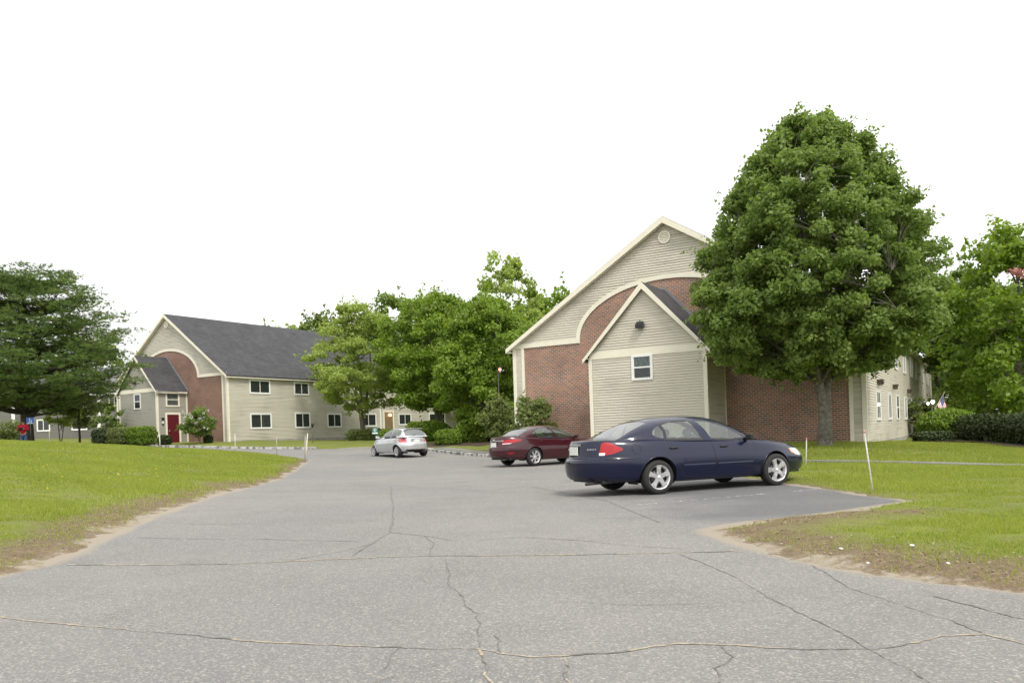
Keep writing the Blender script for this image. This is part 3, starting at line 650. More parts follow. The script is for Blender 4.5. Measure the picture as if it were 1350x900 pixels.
# ---- building on the right
def r_side(b, W, L, EV):
    P = side(W)
    for i, (q, st) in enumerate(((3.85, 1), (8.4, 1), (12.2, 2), (16.7, 1), (21.3, 1), (25.4, 1), (30.8, 1), (35.5, 1))):
        window(b, P, q - .68, q + .68, 1.22, 2.55, 'slide' if st == 1 else 'hung')
        window(b, P, q - .68, q + .68, 3.88, 5.15, 'slide', back='room' if i % 3 else 'blind')
    for q in (4.0, 10.4, 18.4):
        h = MB(); h.bb(W + .02, W + .26, q - .42, q + .42, 2.98, 3.03); h.bb(W + .02, W + .05, q - .30, q + .30, 2.86, 2.98)
        h.bb(W + .02, W + .2, q - .36, q - .33, 2.80, 2.98); h.bb(W + .02, W + .2, q + .33, q + .36, 2.80, 2.98); h.build('small_awning_bracket', simple('brown_metal', (.13, .09, .07), .6), b)
def r_ext(b, eo, x0, x1, ed, ee):
    window(eo, front(-ed), x0 + 2.01, x0 + 2.98, 3.3, 4.40, 'hung', back='lace', fw=.09)
    wall_lamp(eo, (x0 + 2.5, -ed - .03, 5.62))
gable_house('apartment_building', 'beige clapboard building with mottled brick arched gable behind the parked sedans', 'building', (.07, 40.7, .08), R(-31), 16.5, 40, 5.58, 10.72, M['siding'], M['brick'], 2.6, r_side, r_ext, M['roof'], .28)

# ---- building on the left
def l_side(b, W, L, EV):
    P = side(W)
    for a0, a1, z0, z1, st, bk in ((2.18, 4.34, 3.97, 5.18, 'slide', 'room'), (2.16, 4.38, 1.02, 2.34, 'slide', 'side'), (6.98, 8.72, 3.97, 5.12, 'slide', 'room'), (6.98, 8.75, 1.02, 2.42, 'slide', 'side'),
                           (10.85, 12.63, 1.02, 2.36, 'slide', 'room'), (10.85, 12.63, 3.97, 5.12, 'slide', 'room'), (15.18, 17.41, 1.05, 2.36, 'slide', 'room'), (15.18, 17.41, 3.97, 5.12, 'slide', 'blind'),
                           (20.76, 22.74, 1.15, 2.36, 'slide', 'room'), (20.76, 22.74, 3.97, 5.12, 'slide', 'room'), (25.7, 28.5, .95, 2.42, 'slide', 'room'), (25.7, 28.5, 3.97, 5.12, 'slide', 'room')):
        window(b, P, a0, a1, z0, z1, st, .09, back=bk)
    # entry with lit lamp
    d = MB(); d.bb(W - .0, W + .06, 18.4, 18.62, -.1, 2.5); d.bb(W, W + .06, 19.85, 20.05, -.1, 2.5); d.bb(W, W + .06, 18.4, 20.05, 2.5, 2.68); do = d.build('entry_door', M['trim'], b)
    p = MB(); p.bb(W, W + .045, 18.62, 19.85, -.1, 2.5); p.build('panel', simple('tan_door_paint', (.22, .15, .09), .5), do)
    g = MB(); g.ball((W + .16, 19.35, 2.2), .14, 8); g.build('lamp_globe', M['glowwarm'], do)
    # porch recess with lintel and columns
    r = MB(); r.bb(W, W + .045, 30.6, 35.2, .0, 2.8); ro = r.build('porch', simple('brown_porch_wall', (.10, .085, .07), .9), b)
    t = MB(); t.bb(W, W + 1.4, 30.3, 30.6, -.2, 2.8); t.bb(W, W + 1.4, 35.2, 37.6, -.2, 2.8); t.bb(W, W + 1.4, 30.3, 37.6, 2.8, 3.35); t.build('porch_frame', M['siding2'], ro)
    t = MB(); t.bb(W + 1.4, W + 1.46, 35.3, 35.9, -.2, 2.8); t.bb(W + 1.4, W + 1.46, 36.6, 37.2, -.2, 2.8); t.bb(W + 1.4, W + 1.46, 30.3, 30.5, -.2, 2.8); t.bb(W + 1.4, W + 1.5, 30.2, 37.7, 3.2, 3.4); t.build('column', M['trim'], ro)
    t = MB(); t.bb(W, W + .05, 17.95, 18.15, -.1, EV - .35); t.build('downspout', M['white'], b)
def l_ext(b, eo, x0, x1, ed, ee):
    P = side(x1)
    window(eo, P, -ed + .78, -ed + 2.05, 3.1, 4.28, 'hung', .11, back='blind', mat='trim')
    d = MB()
    V = lambda a0, a1, z0, z1, o0, o1, mb: mb.bb(x1 + o0, x1 + o1, a0, a1, z0, z1)
    V(-ed + .70, -ed + .86, .1, 2.45, 0, .06, d); V(-ed + 1.94, -ed + 2.10, .1, 2.45, 0, .06, d); V(-ed + .70, -ed + 2.10, 2.45, 2.62, 0, .06, d); V(-ed + .66, -ed + 2.2, .0, .1, 0, .16, d)
    do = d.build('door_frame', M['trim'], eo)
    p = MB(); V(-ed + .86, -ed + 1.94, .1, 2.45, 0, .046, p); pd = p.build('door', M['door'], do)
    h = MB(); h.ball((x1 + .09, -ed + 1.02, 1.1), .04, 6); h.build('knob', M['chrome'], pd)
    l = MB(); l.bb(x1, x1 + .14, -ed + .36, -ed + .56, 1.95, 2.2); l.bb(x1, x1 + .1, -ed + .4, -ed + .52, 1.7, 1.95, 1); l.bb(x1, x1 + .12, -ed + .38, -ed + .54, 1.62, 1.7); l.build('wall_lantern', [M['iron'], M['signwhite']], eo)
    window(eo, front(-ed), x0 + 2.15, x0 + 3.1, 3.0, 4.28, 'hung', back='room')
    wall_lamp(eo, (x0 + 2.4, -ed - .03, 5.2))
gable_house('apartment_building', 'beige building with red entrance door and long dark roof on the left', 'building', (-36.55, 73.41, 1.36), R(-33), 15.8, 44, 5.55, 11.15, M['siding2'], M['brick2'], 2.8, l_side, l_ext, M['roof'], .12)

# ---- green-grey building behind the pine
def far_house():
    b = thing('apartment_building', 'long green-grey building with white corner boards seen behind the pine', 'building', (-66, 78.5, 2.2), R(2))
    W, Dp, EV, RG = 30.5, 11, 4.7, 7.4
    c = MB(); c.prism([(0, .02, -1), (0, Dp, -1), (0, Dp, EV), (0, Dp / 2, RG), (0, .02, EV)], (W, 0, 0)); c.build('wall', M['siding3'], b)
    s = MB(); boards(s, 0, EV, lambda z: [(0, W)], front()); s.build('siding', M['siding3'], b)
    r = MB(); sl = (RG - EV) / (Dp / 2)
    for y0, y1, z0, z1 in ((-.4, Dp / 2, EV - .4 * sl, RG), (Dp + .4, Dp / 2, EV - .4 * sl, RG)):
        r.prism([(-.4, y0, z0), (-.4, y1, z1), (-.4, y1, z1 + .15), (-.4, y0, z0 + .15)], (W + .8, 0, 0))
    r.build('roof', M['roof2'], b)
    for x in (7.9, 16.3, 24.65): t = MB(); t.bb(x - .16, x + .16, -.08, 0, -.1, EV - .1); t.build('corner_board', M['white'], b)
    t = MB(); t.bb(-.4, W + .4, -.46, -.42, EV - .45, EV - .22); t.build('eave_fascia', M['white'], b)
    for x, w, z in ((14.2, .7, .9), (19.2, 1.3, .85), (22.7, 1.55, .85), (10.5, 1.2, .85), (5, 1.5, .85), (26.2, 1.1, .8)):
        window(b, front(), x - w / 2, x + w / 2, z, z + 1.2, 'slide', .09); window(b, front(), x - w / 2, x + w / 2, z + 2.3, z + 3.4, 'slide', .09)
    # small raised deck with white rails at its right end
    d = MB(); d.bb(28.0, 32.0, -2.0, 0, 1.0, 1.12)
    for x in (28.05, 29.4, 30.7, 31.95): d.bb(x - .06, x + .06, -2.02, -1.9, -.6, 2.9)
    d.bb(28, 32, -2.0, -1.93, 1.75, 1.85); d.bb(28, 32, -2.0, -1.93, 2.9, 3.05)
    for i in range(20): d.bb(28.1 + i * .2, 28.13 + i * .2, -1.98, -1.95, 1.12, 1.75)
    d.build('deck', M['white'], b)
    f = MB(); f.bb(0, W, -.02, .02, -1, 0); f.build('foundation', M['concrete'], b)
far_house()
# ------------------------------------------------------------------ vegetation
def leaf_mesh(name, centers, size, mat, parent, tone, up=.6, outward=None, elong=1.35, r=None):
    """one folded-free quad per leaf, random tilt biased upwards/outwards"""
    r = r or rng; n = len(centers)
    N = r.normal(size=(n, 3)) * .75; N[:, 2] += up
    if outward is not None: N += outward * .7
    N /= np.linalg.norm(N, axis=1)[:, None] + 1e-9
    A = np.cross(N, r.normal(size=(n, 3))); A /= np.linalg.norm(A, axis=1)[:, None] + 1e-9
    B = np.cross(N, A); s = size * (.6 + .8 * r.random(n))[:, None]
    a, b = A * s * .5 * elong, B * s * .5
    V = np.stack([centers - a, centers - b * .9 + a * .1, centers + a, centers + b * .9 + a * .1], 1).reshape(-1, 3)
    F = np.arange(4 * n).reshape(n, 4)
    return mesh_np(name, V, F, mat, parent, attr={'tone': np.repeat(tone, 4)})
def limb_path(p0, p1, sag=.2, k=5, wig=.08, r=random):
    p0, p1 = Vector(p0), Vector(p1); d = p1 - p0; L = d.length; P = []
    for i in range(k + 1):
        t = i / k; p = p0 + d * t; p.z += sag * L * math.sin(math.pi * t) * .5
        if 0 < i < k: p += Vector((r.gauss(0, 1), r.gauss(0, 1), r.gauss(0, .6))) * wig * L * .3
        P.append(p)
    return P
def tree(name, label, cat, x, y, H, prof, leaf, bark, nclus, leaves, lsize, cr, trunk_r, fork=.28, seed=1, group=None, zbase=None, flat=.62, shell=.55, lean=(0, 0), multi=1, droop=0, lumpy=1.):
    """prof: list of (height fraction, crown radius in m). Trunk with limbs to every leaf clump."""
    r = np.random.default_rng(seed); rr = random.Random(seed)
    z = (gz(x, y) if zbase is None else zbase)
    t = thing(name, label, cat, (x, y, z - .08), 0, group)
    ph = [p[0] for p in prof]; pr = [p[1] for p in prof]
    C_ = []; tries = 0
    lump = [(r.random() * 6.28, r.random() * 6.28, .10 + .08 * r.random()) for _ in range(3)]
    while len(C_) < nclus and tries < nclus * 30:
        tries += 1
        h = ph[0] + (ph[-1] - ph[0]) * r.random(); Rr = np.interp(h, ph, pr)
        if r.random() > (Rr / max(pr)) ** 1.0: continue
        a = r.random() * 2 * math.pi
        rad = Rr * (shell + (1 - shell) * r.random()) if r.random() < .78 else Rr * r.random() ** .6
        rad *= 1 + lumpy * sum(k[2] * math.sin((i + 2) * a + k[0] + h * 9 + k[1]) for i, k in enumerate(lump))
        p = np.array([rad * math.cos(a) + lean[0] * h, rad * math.sin(a) + lean[1] * h, h * H])
        if C_ and min(np.linalg.norm(p - c) for c in C_) < cr * .42: continue
        C_.append(p)
    C_ = np.array(C_); n = len(C_)
    # trunk and limbs
    mb = MB(); fz = fork * H; top = max(c[2] for c in C_) * .93
    stems = []
    for s in range(multi):
        a = s * 2 * math.pi / multi + .6; sp = .0 if multi == 1 else .09 * H
        pts = [Vector((0, 0, -.15)), Vector((.03, .02, fz * .5)), Vector((math.cos(a) * sp * .2, math.sin(a) * sp * .2, fz))]
        for q in (.45, .7, 1): pts.append(Vector((math.cos(a) * sp * (q + .3) + lean[0] * q + rr.gauss(0, .02 * H) * q, math.sin(a) * sp * (q + .3) + lean[1] * q + rr.gauss(0, .02 * H) * q, fz + (top - fz) * q)))
        f = 1 / math.sqrt(multi) if multi > 1 else 1
        mb.tube(pts, [trunk_r * 1.45 * (1 if s == 0 else .7), trunk_r, trunk_r * .92 * f, trunk_r * .6 * f, trunk_r * .33 * f, trunk_r * .08], 10)
        if s == 0: mb.lathe([(trunk_r * 1.9, -.15), (trunk_r * 1.45, .08), (trunk_r * 1.1, .5)], 12)
        stems.append(pts)
    def on_stem(st, z):
        for a_, b_ in zip(st[:-1], st[1:]):
            if a_.z <= z <= b_.z: return a_.lerp(b_, (z - a_.z) / (b_.z - a_.z + 1e-6))
        return st[-1]
    order = np.argsort(-np.hypot(C_[:, 0], C_[:, 1])); anchors = []
    for q, i in enumerate(order):
        c = Vector(C_[i]); st = stems[q % multi]; d = math.hypot(c.x, c.y)
        root = on_stem(st, max(fz * .95, min(top * .95, c.z - d * (.75 if not droop else .15) - rr.random() * .6)))
        best = None; bd = (c - root).length * .8
        for (p, rad) in anchors:
            dd = (c - p).length
            if dd < bd and p.z < c.z + .3 and rad > .006: best = (p, rad); bd = dd
        L = (c - root).length
        if best: p0, r0 = best[0], best[1] * .6
        else: p0, r0 = root, max(.02, trunk_r * .34 * min(1, L / (H * .35)))
        path = limb_path(p0, c, .18 if not droop else -.1, 4, .09, rr)
        rads = [max(.006, r0 * (1 - .8 * k / 4)) for k in range(5)]
        mb.tube(path, rads, 5, cap=False)
        for k in (1, 2, 3, 4): anchors.append((path[k], rads[k]))
    mb.build('trunk', M[bark], t)
    # leaves
    per = int(leaves / n); w = .7 + .6 * r.random(n)
    cen = []; tone = []; out = []
    for i, c in enumerate(C_):
        m_ = int(per * w[i]); u = r.normal(size=(m_, 3)); u /= np.linalg.norm(u, axis=1)[:, None]
        rad = cr * (.65 + .6 * r.random()) * (.35 + .65 * r.random(m_) ** .5)
        p = u * rad[:, None]; p[:, 2] *= flat; p[:, 2] -= .18 * (p[:, 0] ** 2 + p[:, 1] ** 2) / cr
        cen.append(c + p); tone.append(np.clip(.15 + r.random() * .55 + .3 * r.random(m_), 0, 1)); out.append(u)
    # loose leaves between the clumps
    k = int(leaves * .22); ii = r.integers(0, n, k); u = r.normal(size=(k, 3)); u /= np.linalg.norm(u, axis=1)[:, None]; p = C_[ii] + u * (1.15 * cr * r.random(k)[:, None] ** .6) * [1, 1, .8]
    cen.append(p); tone.append(r.random(k)); out.append(r.normal(size=(k, 3)) * .3)
    # sprigs that break the outline
    k = int(n * 1.2); ii = r.integers(0, n, k)
    for i in ii:
        c = C_[i]; d = np.array([c[0], c[1], (c[2] - H * .5) * .8]); d = d / (np.linalg.norm(d) + 1e-6) + r.normal(size=3) * .35; m_ = 8
        tt = r.random(m_)[:, None]; cen.append(c + d * (cr * .55 + cr * .6 * tt) + r.normal(size=(m_, 3)) * .07); tone.append(np.full(m_, .6)); out.append(np.tile(d, (m_, 1)))
    cen = np.concatenate(cen); tone = np.concatenate(tone); out = np.concatenate(out)
    leaf_mesh('crown', cen, lsize, M[leaf], t, tone, .55, out, r=r)
    return t

# the big maple on the right lawn
tree('maple_tree', 'large dome-shaped maple with dense green crown in front of the brick gable', 'tree', 11.35, 29.2, 12.5,
     [(.225, 1.6), (.27, 3.2), (.335, 4.15), (.42, 4.4), (.55, 4.1), (.68, 3.5), (.80, 2.65), (.90, 1.65), (.975, .7)], 'maple', 'bark', 1050, 175000, .105, .40, .22, .20, 5, zbase=.36, flat=.66, shell=.62, multi=2, lean=(-.22, 0), lumpy=.3)
# trees before the left building
tree('young_tree', 'sparse olive-green tree with visible limbs in front of the long wall', 'tree', -13.2, 69, 12.2,
     [(.24, 2.2), (.33, 4.2), (.45, 4.6), (.6, 4.2), (.75, 3.5), (.88, 2.4), (.98, 1.0)], 'sparse', 'bark', 150, 34000, .155, .78, .22, .2, 21, zbase=1.1, flat=.42, shell=.4, multi=3)
tree('maple_tree', 'bright green round-topped maple left of centre behind the clipped shrubs', 'tree', -6.2, 65, 12.5,
     [(.22, 2.0), (.30, 4.0), (.45, 4.7), (.6, 4.5), (.75, 3.8), (.88, 2.5), (.98, 1.0)], 'lime', 'bark', 200, 52000, .16, .78, .24, .2, 33, zbase=.85, flat=.6, shell=.55, multi=2)
tree('maple_tree', 'wide green tree filling the gap left of the brick gable', 'tree', -1.4, 58, 10.6,
     [(.14, 2.4), (.24, 3.9), (.45, 4.6), (.6, 4.3), (.75, 3.6), (.9, 2.1), (.99, .8)], 'lime', 'bark', 220, 52000, .16, .74, .24, .2, 41, zbase=.75, flat=.55, shell=.5)
tree('tall_tree', 'thin-topped tree rising highest behind the clipped shrubs', 'tree', -.6, 66, 15.6,
     [(.35, 2.0), (.5, 2.9), (.62, 3.2), (.72, 3.2), (.82, 2.9), (.93, 1.7), (.99, .6)], 'sparse', 'bark', 95, 6000, .2, .55, .15, .3, 47, zbase=.9, flat=.7, shell=.3)
# woodland beyond, each tree its own
BG = [ # x, y, H, R, leaf, label
 (-33, 110, 15.0, 6.5, 'dark', 'woodland tree whose top shows over the left end of the dark roof'),
 (-28.5, 101, 14.2, 5.0, 'sparse', 'light green treetop just above the ridge of the long dark roof'),
 (-23.5, 104, 16.0, 5.6, 'dark', 'dark treetop between the ridge end and the sparse olive tree'),
 (-15.5, 100, 17.6, 6.0, 'maple', 'woodland tree standing tall behind the sparse olive tree'),
 (-9.5, 97, 17.6, 5.6, 'lime', 'woodland tree behind the bright round-topped maple'),
 (-3.2, 90, 15.6, 5.6, 'maple', 'woodland tree behind the wide tree in the gap'),
 (3.2, 82, 15.8, 5.2, 'lime', 'light green tree peeking over the left rake of the brick gable roof'),
 (7.4, 86, 15.2, 4.5, 'sparse', 'thin light tree just beside the left roof slope of the brick gable'),
 (29.8, 47, 12.3, 4.6, 'lime', 'broad spring-green tree at the right edge over the hedge'),
 (37.5, 58, 10.8, 4.0, 'maple', 'darker tree between the big maple and the broad tree at the right edge'),
 (30.2, 53, 10.9, 2.9, 'maple', 'slim dark tree just right of the big maple, over the light-topped shrub'),
 (44, 66, 12.0, 5.0, 'maple', 'tree directly behind the long clipped hedge'),
 (41.5, 78, 11.5, 5.8, 'dark', 'woodland tree far behind the flag on the right'),
 (50, 72, 14.5, 6.0, 'lime', 'far woodland tree at the extreme right'),
 (43, 60, 11.5, 5.0, 'dark', 'shadowy tree behind the right end of the hedge'),
 (35, 92, 12.5, 5.5, 'dark', 'low woodland tree beyond the far corner of the brick gable building'),
 (56, 95, 16.5, 7.0, 'dark', 'distant woodland tree in the right background'),
 (-52, 96, 12.5, 6.0, 'dark', 'woodland tree behind the green-grey building, left of the pine trunk'),
 (-41, 100, 12.0, 5.5, 'dark', 'woodland tree behind the green-grey building, right of the pine trunk'),
]
for i, (x, y, Ht, Rr, lf, lb) in enumerate(BG):
    near_ = y < 70
    lo = .10 if x > 20 else .22
    if Rr == 2.9: lo = .38
    tree('woodland_tree', lb, 'tree', x, y, Ht, [(lo, Rr * .55), (lo + .1, Rr * .9), (.45, Rr), (.62, Rr * .93), (.78, Rr * .75), (.9, Rr * .5), (.99, Rr * .2)], lf, 'bark' if near_ else 'darkbark',
         150 if near_ else 90, 22000 if near_ else 10000, .2 if near_ else .30, Rr * .19, .24, .2, 100 + i, group='trees of the surrounding woodland', flat=.6, shell=.5)
# pinkish sprays on the broad tree at the right
_t = [o for o in col.objects if o.get('label', '').startswith('broad spring-green')][0]
cen = []
for (px_, py_, pz_, n_) in ((-2.6, -4.2, 8.9, 60), (-2.1, -4.3, 8.7, 70), (-1.6, -4.3, 8.45, 60), (-1.1, -4.3, 8.0, 40), (-1.2, -4.6, 5.6, 50), (-.7, -4.6, 5.8, 50)):
    cen.append(np.array([px_, py_, pz_]) + rng.normal(size=(n_, 3)) * [.28, .2, .10])
cen = np.concatenate(cen); leaf_mesh('red_foliage', cen, .16, M['pink'], _t, rng.random(len(cen)))
# a solid dark woodland mass nobody could count behind everything
def woods(name, pts, h, n, mat, lsize):
    P = [np.array(p, float) for p in pts]; cen = []; base = []
    seg = [np.hypot(*(b - a)) for a, b in zip(P[:-1], P[1:])]; tot = sum(seg)
    for a, b, s in zip(P[:-1], P[1:], seg):
        k = int(n * s / tot); t = rng.random(k)[:, None]; q = a + (b - a) * t; d = (b - a) / s; nn = np.array([-d[1], d[0]])
        u = rng.random(k); lat = rng.normal(size=k) * 2.2; along = (t[:, 0] * s)
        hh = h * (.78 + .16 * np.sin(along * .37 + s) + .08 * np.sin(along * 1.1 + 2) + .05 * rng.random(k))
        z = u ** .8 * hh; z0 = T(q[:, 0], q[:, 1])
        cen.append(np.column_stack([q[:, 0] + nn[0] * lat, q[:, 1] + nn[1] * lat, z0 + z]))
    cen = np.concatenate(cen); tone = np.clip(.5 + .35 * np.sin(cen[:, 0] * 1.1 + cen[:, 2] * 1.7) + .3 * (rng.random(len(cen)) - .5), 0, 1)
    o = leaf_mesh(name, cen, lsize, M[mat], None, tone); return tag(o, kind='stuff', label='far-off wood behind the buildings', cat='woodland')
woods('distant_woods', [(22, 110), (45, 108), (75, 92), (95, 60), (100, 30)], 10.5, 42000, 'dark', .55)
woods('distant_woods', [(-95, 70), (-80, 112), (-45, 122), (-10, 122), (22, 112)], 11, 40000, 'dark', .55)['label'] = 'far-off wood behind the left buildings'

# pine on the left
def pine_tree(x, y, z):
    t = thing('pine_tree', 'large layered dark pine on the left lawn', 'tree', (x, y, z), 0)
    rr = random.Random(3); r = np.random.default_rng(3)
    mb = MB(); H = 11.2
    mb.tube([(0, 0, -.4), (0, 0, 1.6), (-.1, .1, 2.8), (-.25, .1, 5), (.0, 0, 8), (.2, 0, 10.4)], [.42, .33, .30, .22, .13, .03], 12)
    # big low limb rising to the right, as the photograph shows
    mb.tube([(.0, 0, 1.6), (.7, -.1, 2.3), (1.7, -.3, 3.2), (2.9, -.4, 4.1), (4.2, -.6, 4.9)], [.2, .16, .12, .08, .04], 7)
    mb.tube([(-.1, 0, 2.6), (-1.2, -.3, 4.0), (-2.2, -.4, 6.0), (-2.9, -.3, 7.6)], [.2, .15, .1, .04], 7)
    pads = []
    prof = [(3.3, 6.0), (4.25, 7.2), (5.45, 6.6), (6.7, 6.0), (7.9, 5.5), (9.1, 4.6), (10.2, 3.1)]
    for h, Rr in prof:
        nb = int(7 + Rr * 1.35); off = rr.random() * 6
        for i in range(nb):
            a = off + 2 * math.pi * i / nb + rr.gauss(0, .18); L = Rr * (.72 + .30 * rr.random())
            hz = h + rr.gauss(0, .13); p0 = Vector((0, 0, max(1.8, hz - .5 - .12 * L))); p1 = Vector((math.cos(a) * L, math.sin(a) * L, hz + .12 * L - .1))
            path = limb_path(p0, p1, -.10, 6, .06, rr); mb.tube(path, [.085, .07, .055, .045, .035, .025, .012], 5, cap=False)
            for q in (.30, .44, .58, .72, .86, 1.0):
                k = q * 6; i0 = min(5, int(k)); p = path[i0].lerp(path[i0 + 1], k - i0)
                for s in range(3):
                    w = .35 + (1 - abs(q - .75)) * .85
                    pp = p + Vector((rr.gauss(0, w * .6), rr.gauss(0, w * .6), rr.gauss(.10, .09)))
                    pads.append((pp, .34 + .30 * rr.random())); 
                    if s: mb.tube([p, pp], [.018, .008], 3, cap=False)
    mb.build('trunk', M['darkbark'], t)
    V = []; tone = []
    allc = []; alld = []
    for p, w in pads:
        nt = 17; c = np.array(p) + r.normal(size=(nt, 3)) * [w * .66, w * .66, w * .17]; tn = r.random()
        for c_ in c:
            m_ = 13; d = r.normal(size=(m_, 3)); d[:, 2] = np.abs(d[:, 2]) * .8 + .15; d /= np.linalg.norm(d, axis=1)[:, None]
            L = .17 + .06 * r.random(m_)[:, None]; sdv = np.cross(d, r.normal(size=(m_, 3))); sdv /= np.linalg.norm(sdv, axis=1)[:, None] + 1e-9; wd = .013
            V.append(np.stack([c_ - sdv * wd, c_ + sdv * wd, c_ + d * L], 1)); tone.append(np.full(m_ * 3, tn))
    V = np.concatenate(V).reshape(-1, 3); F = np.arange(len(V)).reshape(-1, 3)
    mesh_np('crown', V, F, M['pine'], t, attr={'tone': np.concatenate(tone)})
pine_tree(-30.0, 49, 1.45)

def bush(name, label, cat, x, y, d, mat='hedge', ls=.06, n=9000, rz=0, group=None, z=None, power=3.2, core='soil', rag=.05, stems=True):
    """clipped shrub: leaf shell over a twiggy inner mass; d = (length, depth, height)"""
    z = gz(x, y) if z is None else z
    t = thing(name, label, cat, (x, y, z), rz, group); r = np.random.default_rng(int(abs(x * 100 + y * 10)) + 5)
    u = r.normal(size=(n, 3)); u /= np.linalg.norm(u, axis=1)[:, None]
    k = (np.abs(u) ** power).sum(1) ** (-1 / power); p = u * k[:, None]
    sc = 1 + rag * (np.sin(p[:, 0] * 7 + x) + np.sin(p[:, 1] * 6 + y) + np.sin(p[:, 2] * 8)) * .8 + r.normal(size=n) * rag * .55 - .12 * (r.random(n) < .3)
    c = p * sc[:, None] * [d[0] / 2, d[1] / 2, d[2] / 2] + [0, 0, d[2] / 2 + .06]; c[:, 2] = np.maximum(c[:, 2], .03 + .1 * r.random(n))
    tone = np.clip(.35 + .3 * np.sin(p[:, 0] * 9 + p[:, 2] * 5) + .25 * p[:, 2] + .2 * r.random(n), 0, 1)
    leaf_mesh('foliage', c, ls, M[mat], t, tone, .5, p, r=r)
    s = MB(); rr = random.Random(int(n + x)); 
    for i in range(max(5, int(d[0] * 5))):
        a = rr.uniform(-.4, .4) * d[0]; b_ = rr.uniform(-.35, .35) * d[1]
        s.tube([(a * .6, b_ * .6, -.1), (a * .8, b_ * .8, d[2] * .4), (a, b_, d[2] * .8)], [.025, .018, .006], 5)
    s.build('stems', M['darkbark'], t)
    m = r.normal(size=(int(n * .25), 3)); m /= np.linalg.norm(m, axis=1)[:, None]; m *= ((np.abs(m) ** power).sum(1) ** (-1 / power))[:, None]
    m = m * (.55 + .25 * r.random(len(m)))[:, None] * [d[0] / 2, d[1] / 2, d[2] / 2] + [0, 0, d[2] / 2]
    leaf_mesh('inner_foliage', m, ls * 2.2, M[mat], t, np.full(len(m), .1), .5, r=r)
    return t
# shrubs beyond the silver hatchback
bush('clipped_shrub', 'long flat-topped green hedge behind the silver hatchback', 'hedge', -6.6, 60.0, (3.3, 1.5, 1.45), ls=.10, n=6500, z=.85)
bush('clipped_shrub', 'small round shrub at the left end of the long flat-topped hedge', 'shrub', -9.2, 58.5, (1.7, 1.3, 1.05), ls=.10, n=3500, z=.72)
bush('clipped_shrub', 'low rounded green shrub just right of the silver hatchback', 'shrub', -4.6, 54.5, (1.7, 1.4, 1.05), ls=.09, n=4200, z=.55)
bush('clipped_shrub', 'large rounded light green shrub in the middle of the bed', 'shrub', -3.0, 56.5, (2.4, 1.8, 1.65), ls=.10, n=6000, z=.62)
bush('clipped_shrub', 'large dark rounded shrub beside the lilac by the brick gable', 'shrub', -.95, 57, (2.1, 1.8, 1.7), ls=.10, n=5600, z=.62)
# hedge blocks by the red door
for x, y, d, mt, lb in ((-28.8, 61.5, (2.1, 1.6, 1.35), 'hedge', 'bright green clipped hedge block nearest the red door'), (-30.9, 62.5, (1.9, 1.5, 1.25), 'olive', 'dull green clipped hedge block, middle of the row by the red door'),
                        (-32.6, 63.3, (1.8, 1.4, 1.1), 'darkhedge', 'dark clipped hedge block at the left end of the row')):
    bush('hedge_block', lb, 'hedge', x, y, d, mt, .09, 5200, R(-33), group='hedge blocks by the red door', z=gz(x, y) + .02, power=4.5)
bush('clipped_shrub', 'small dark shrub between the hedge block and the red door', 'shrub', -27.9, 63.4, (1.0, .9, .7), 'darkhedge', .09, 2200, z=1.28)
bush('clipped_shrub', 'dark potted-looking low shrub near the white deck', 'shrub', -34.0, 66.5, (1.0, .9, .6), 'darkhedge', .09, 1600, z=1.5)
bush('low_shrub', 'ragged low shrub at the foot of the sparse olive tree', 'shrub', -12.6, 68.0, (3.4, 1.4, .85), 'olive', .11, 3200, z=1.1, rag=.14)
bush('low_shrub', 'leafy bush at the far left beside the white corner board', 'shrub', -39.4, 58.5, (2.6, 1.5, 1.5), 'hedge', .10, 3600, z=1.6, rag=.14)
bush('low_shrub', 'leafy bush between the corner board and the person in red', 'shrub', -37.5, 59.5, (1.5, 1.4, 1.6), 'olive', .10, 3000, z=1.6, rag=.14)
# hedge at the right
bush('long_hedge', 'long dark clipped hedge running to the right edge', 'hedge', 21.7, 32.6, (10.5, 1.9, 1.40), 'darkhedge', .08, 26000, R(93), z=-.12, power=7)
bush('clipped_shrub', 'light-topped shrub between the flag and the long hedge', 'shrub', 20.9, 38.4, (2.4, 1.9, 1.5), 'hedge', .08, 9000, z=.08, power=2.8, rag=.08)
bush('clipped_shrub', 'low dark clipped shrub in front of the beige side wall', 'shrub', 19.1, 36.4, (1.6, 1.0, .5), 'darkhedge', .07, 3500, z=.13, power=4)
tree('lilac_bush', 'thin leggy shrub with a few pink blooms against the beige side wall', 'shrub', 24.5, 47.5, 2.4, [(.2, .6), (.5, 1.1), (.8, .95), (.98, .4)], 'olive', 'bark', 40, 2600, .12, .28, .03, .1, 61, zbase=.3, multi=3)
# lilac with white flowers by the red door
t = tree('lilac_bush', 'round white-flowering lilac between the red door and the brick wall', 'shrub', -24.9, 62.8, 2.85, [(.34, .6), (.48, 1.05), (.65, 1.15), (.85, .8), (.98, .35)], 'maple', 'bark', 60, 5200, .13, .34, .04, .12, 62, zbase=1.2, multi=3, flat=.7)
fl = []
for i in range(34):
    a = rng.random() * 6.28; h = 1.3 + 1.6 * rng.random(); fl.append(np.array([1.1 * math.cos(a), 1.1 * math.sin(a), h]) * [1, 1, 1] + rng.normal(size=(9, 3)) * .06)
leaf_mesh('flowers', np.concatenate(fl), .09, M['blossom'], t, rng.random(34 * 9))
bush('clipped_shrub', 'tiny dark shrub under the white-flowering lilac', 'shrub', -24.4, 63.3, (.7, .6, .6), 'darkhedge', .08, 900, z=1.28)
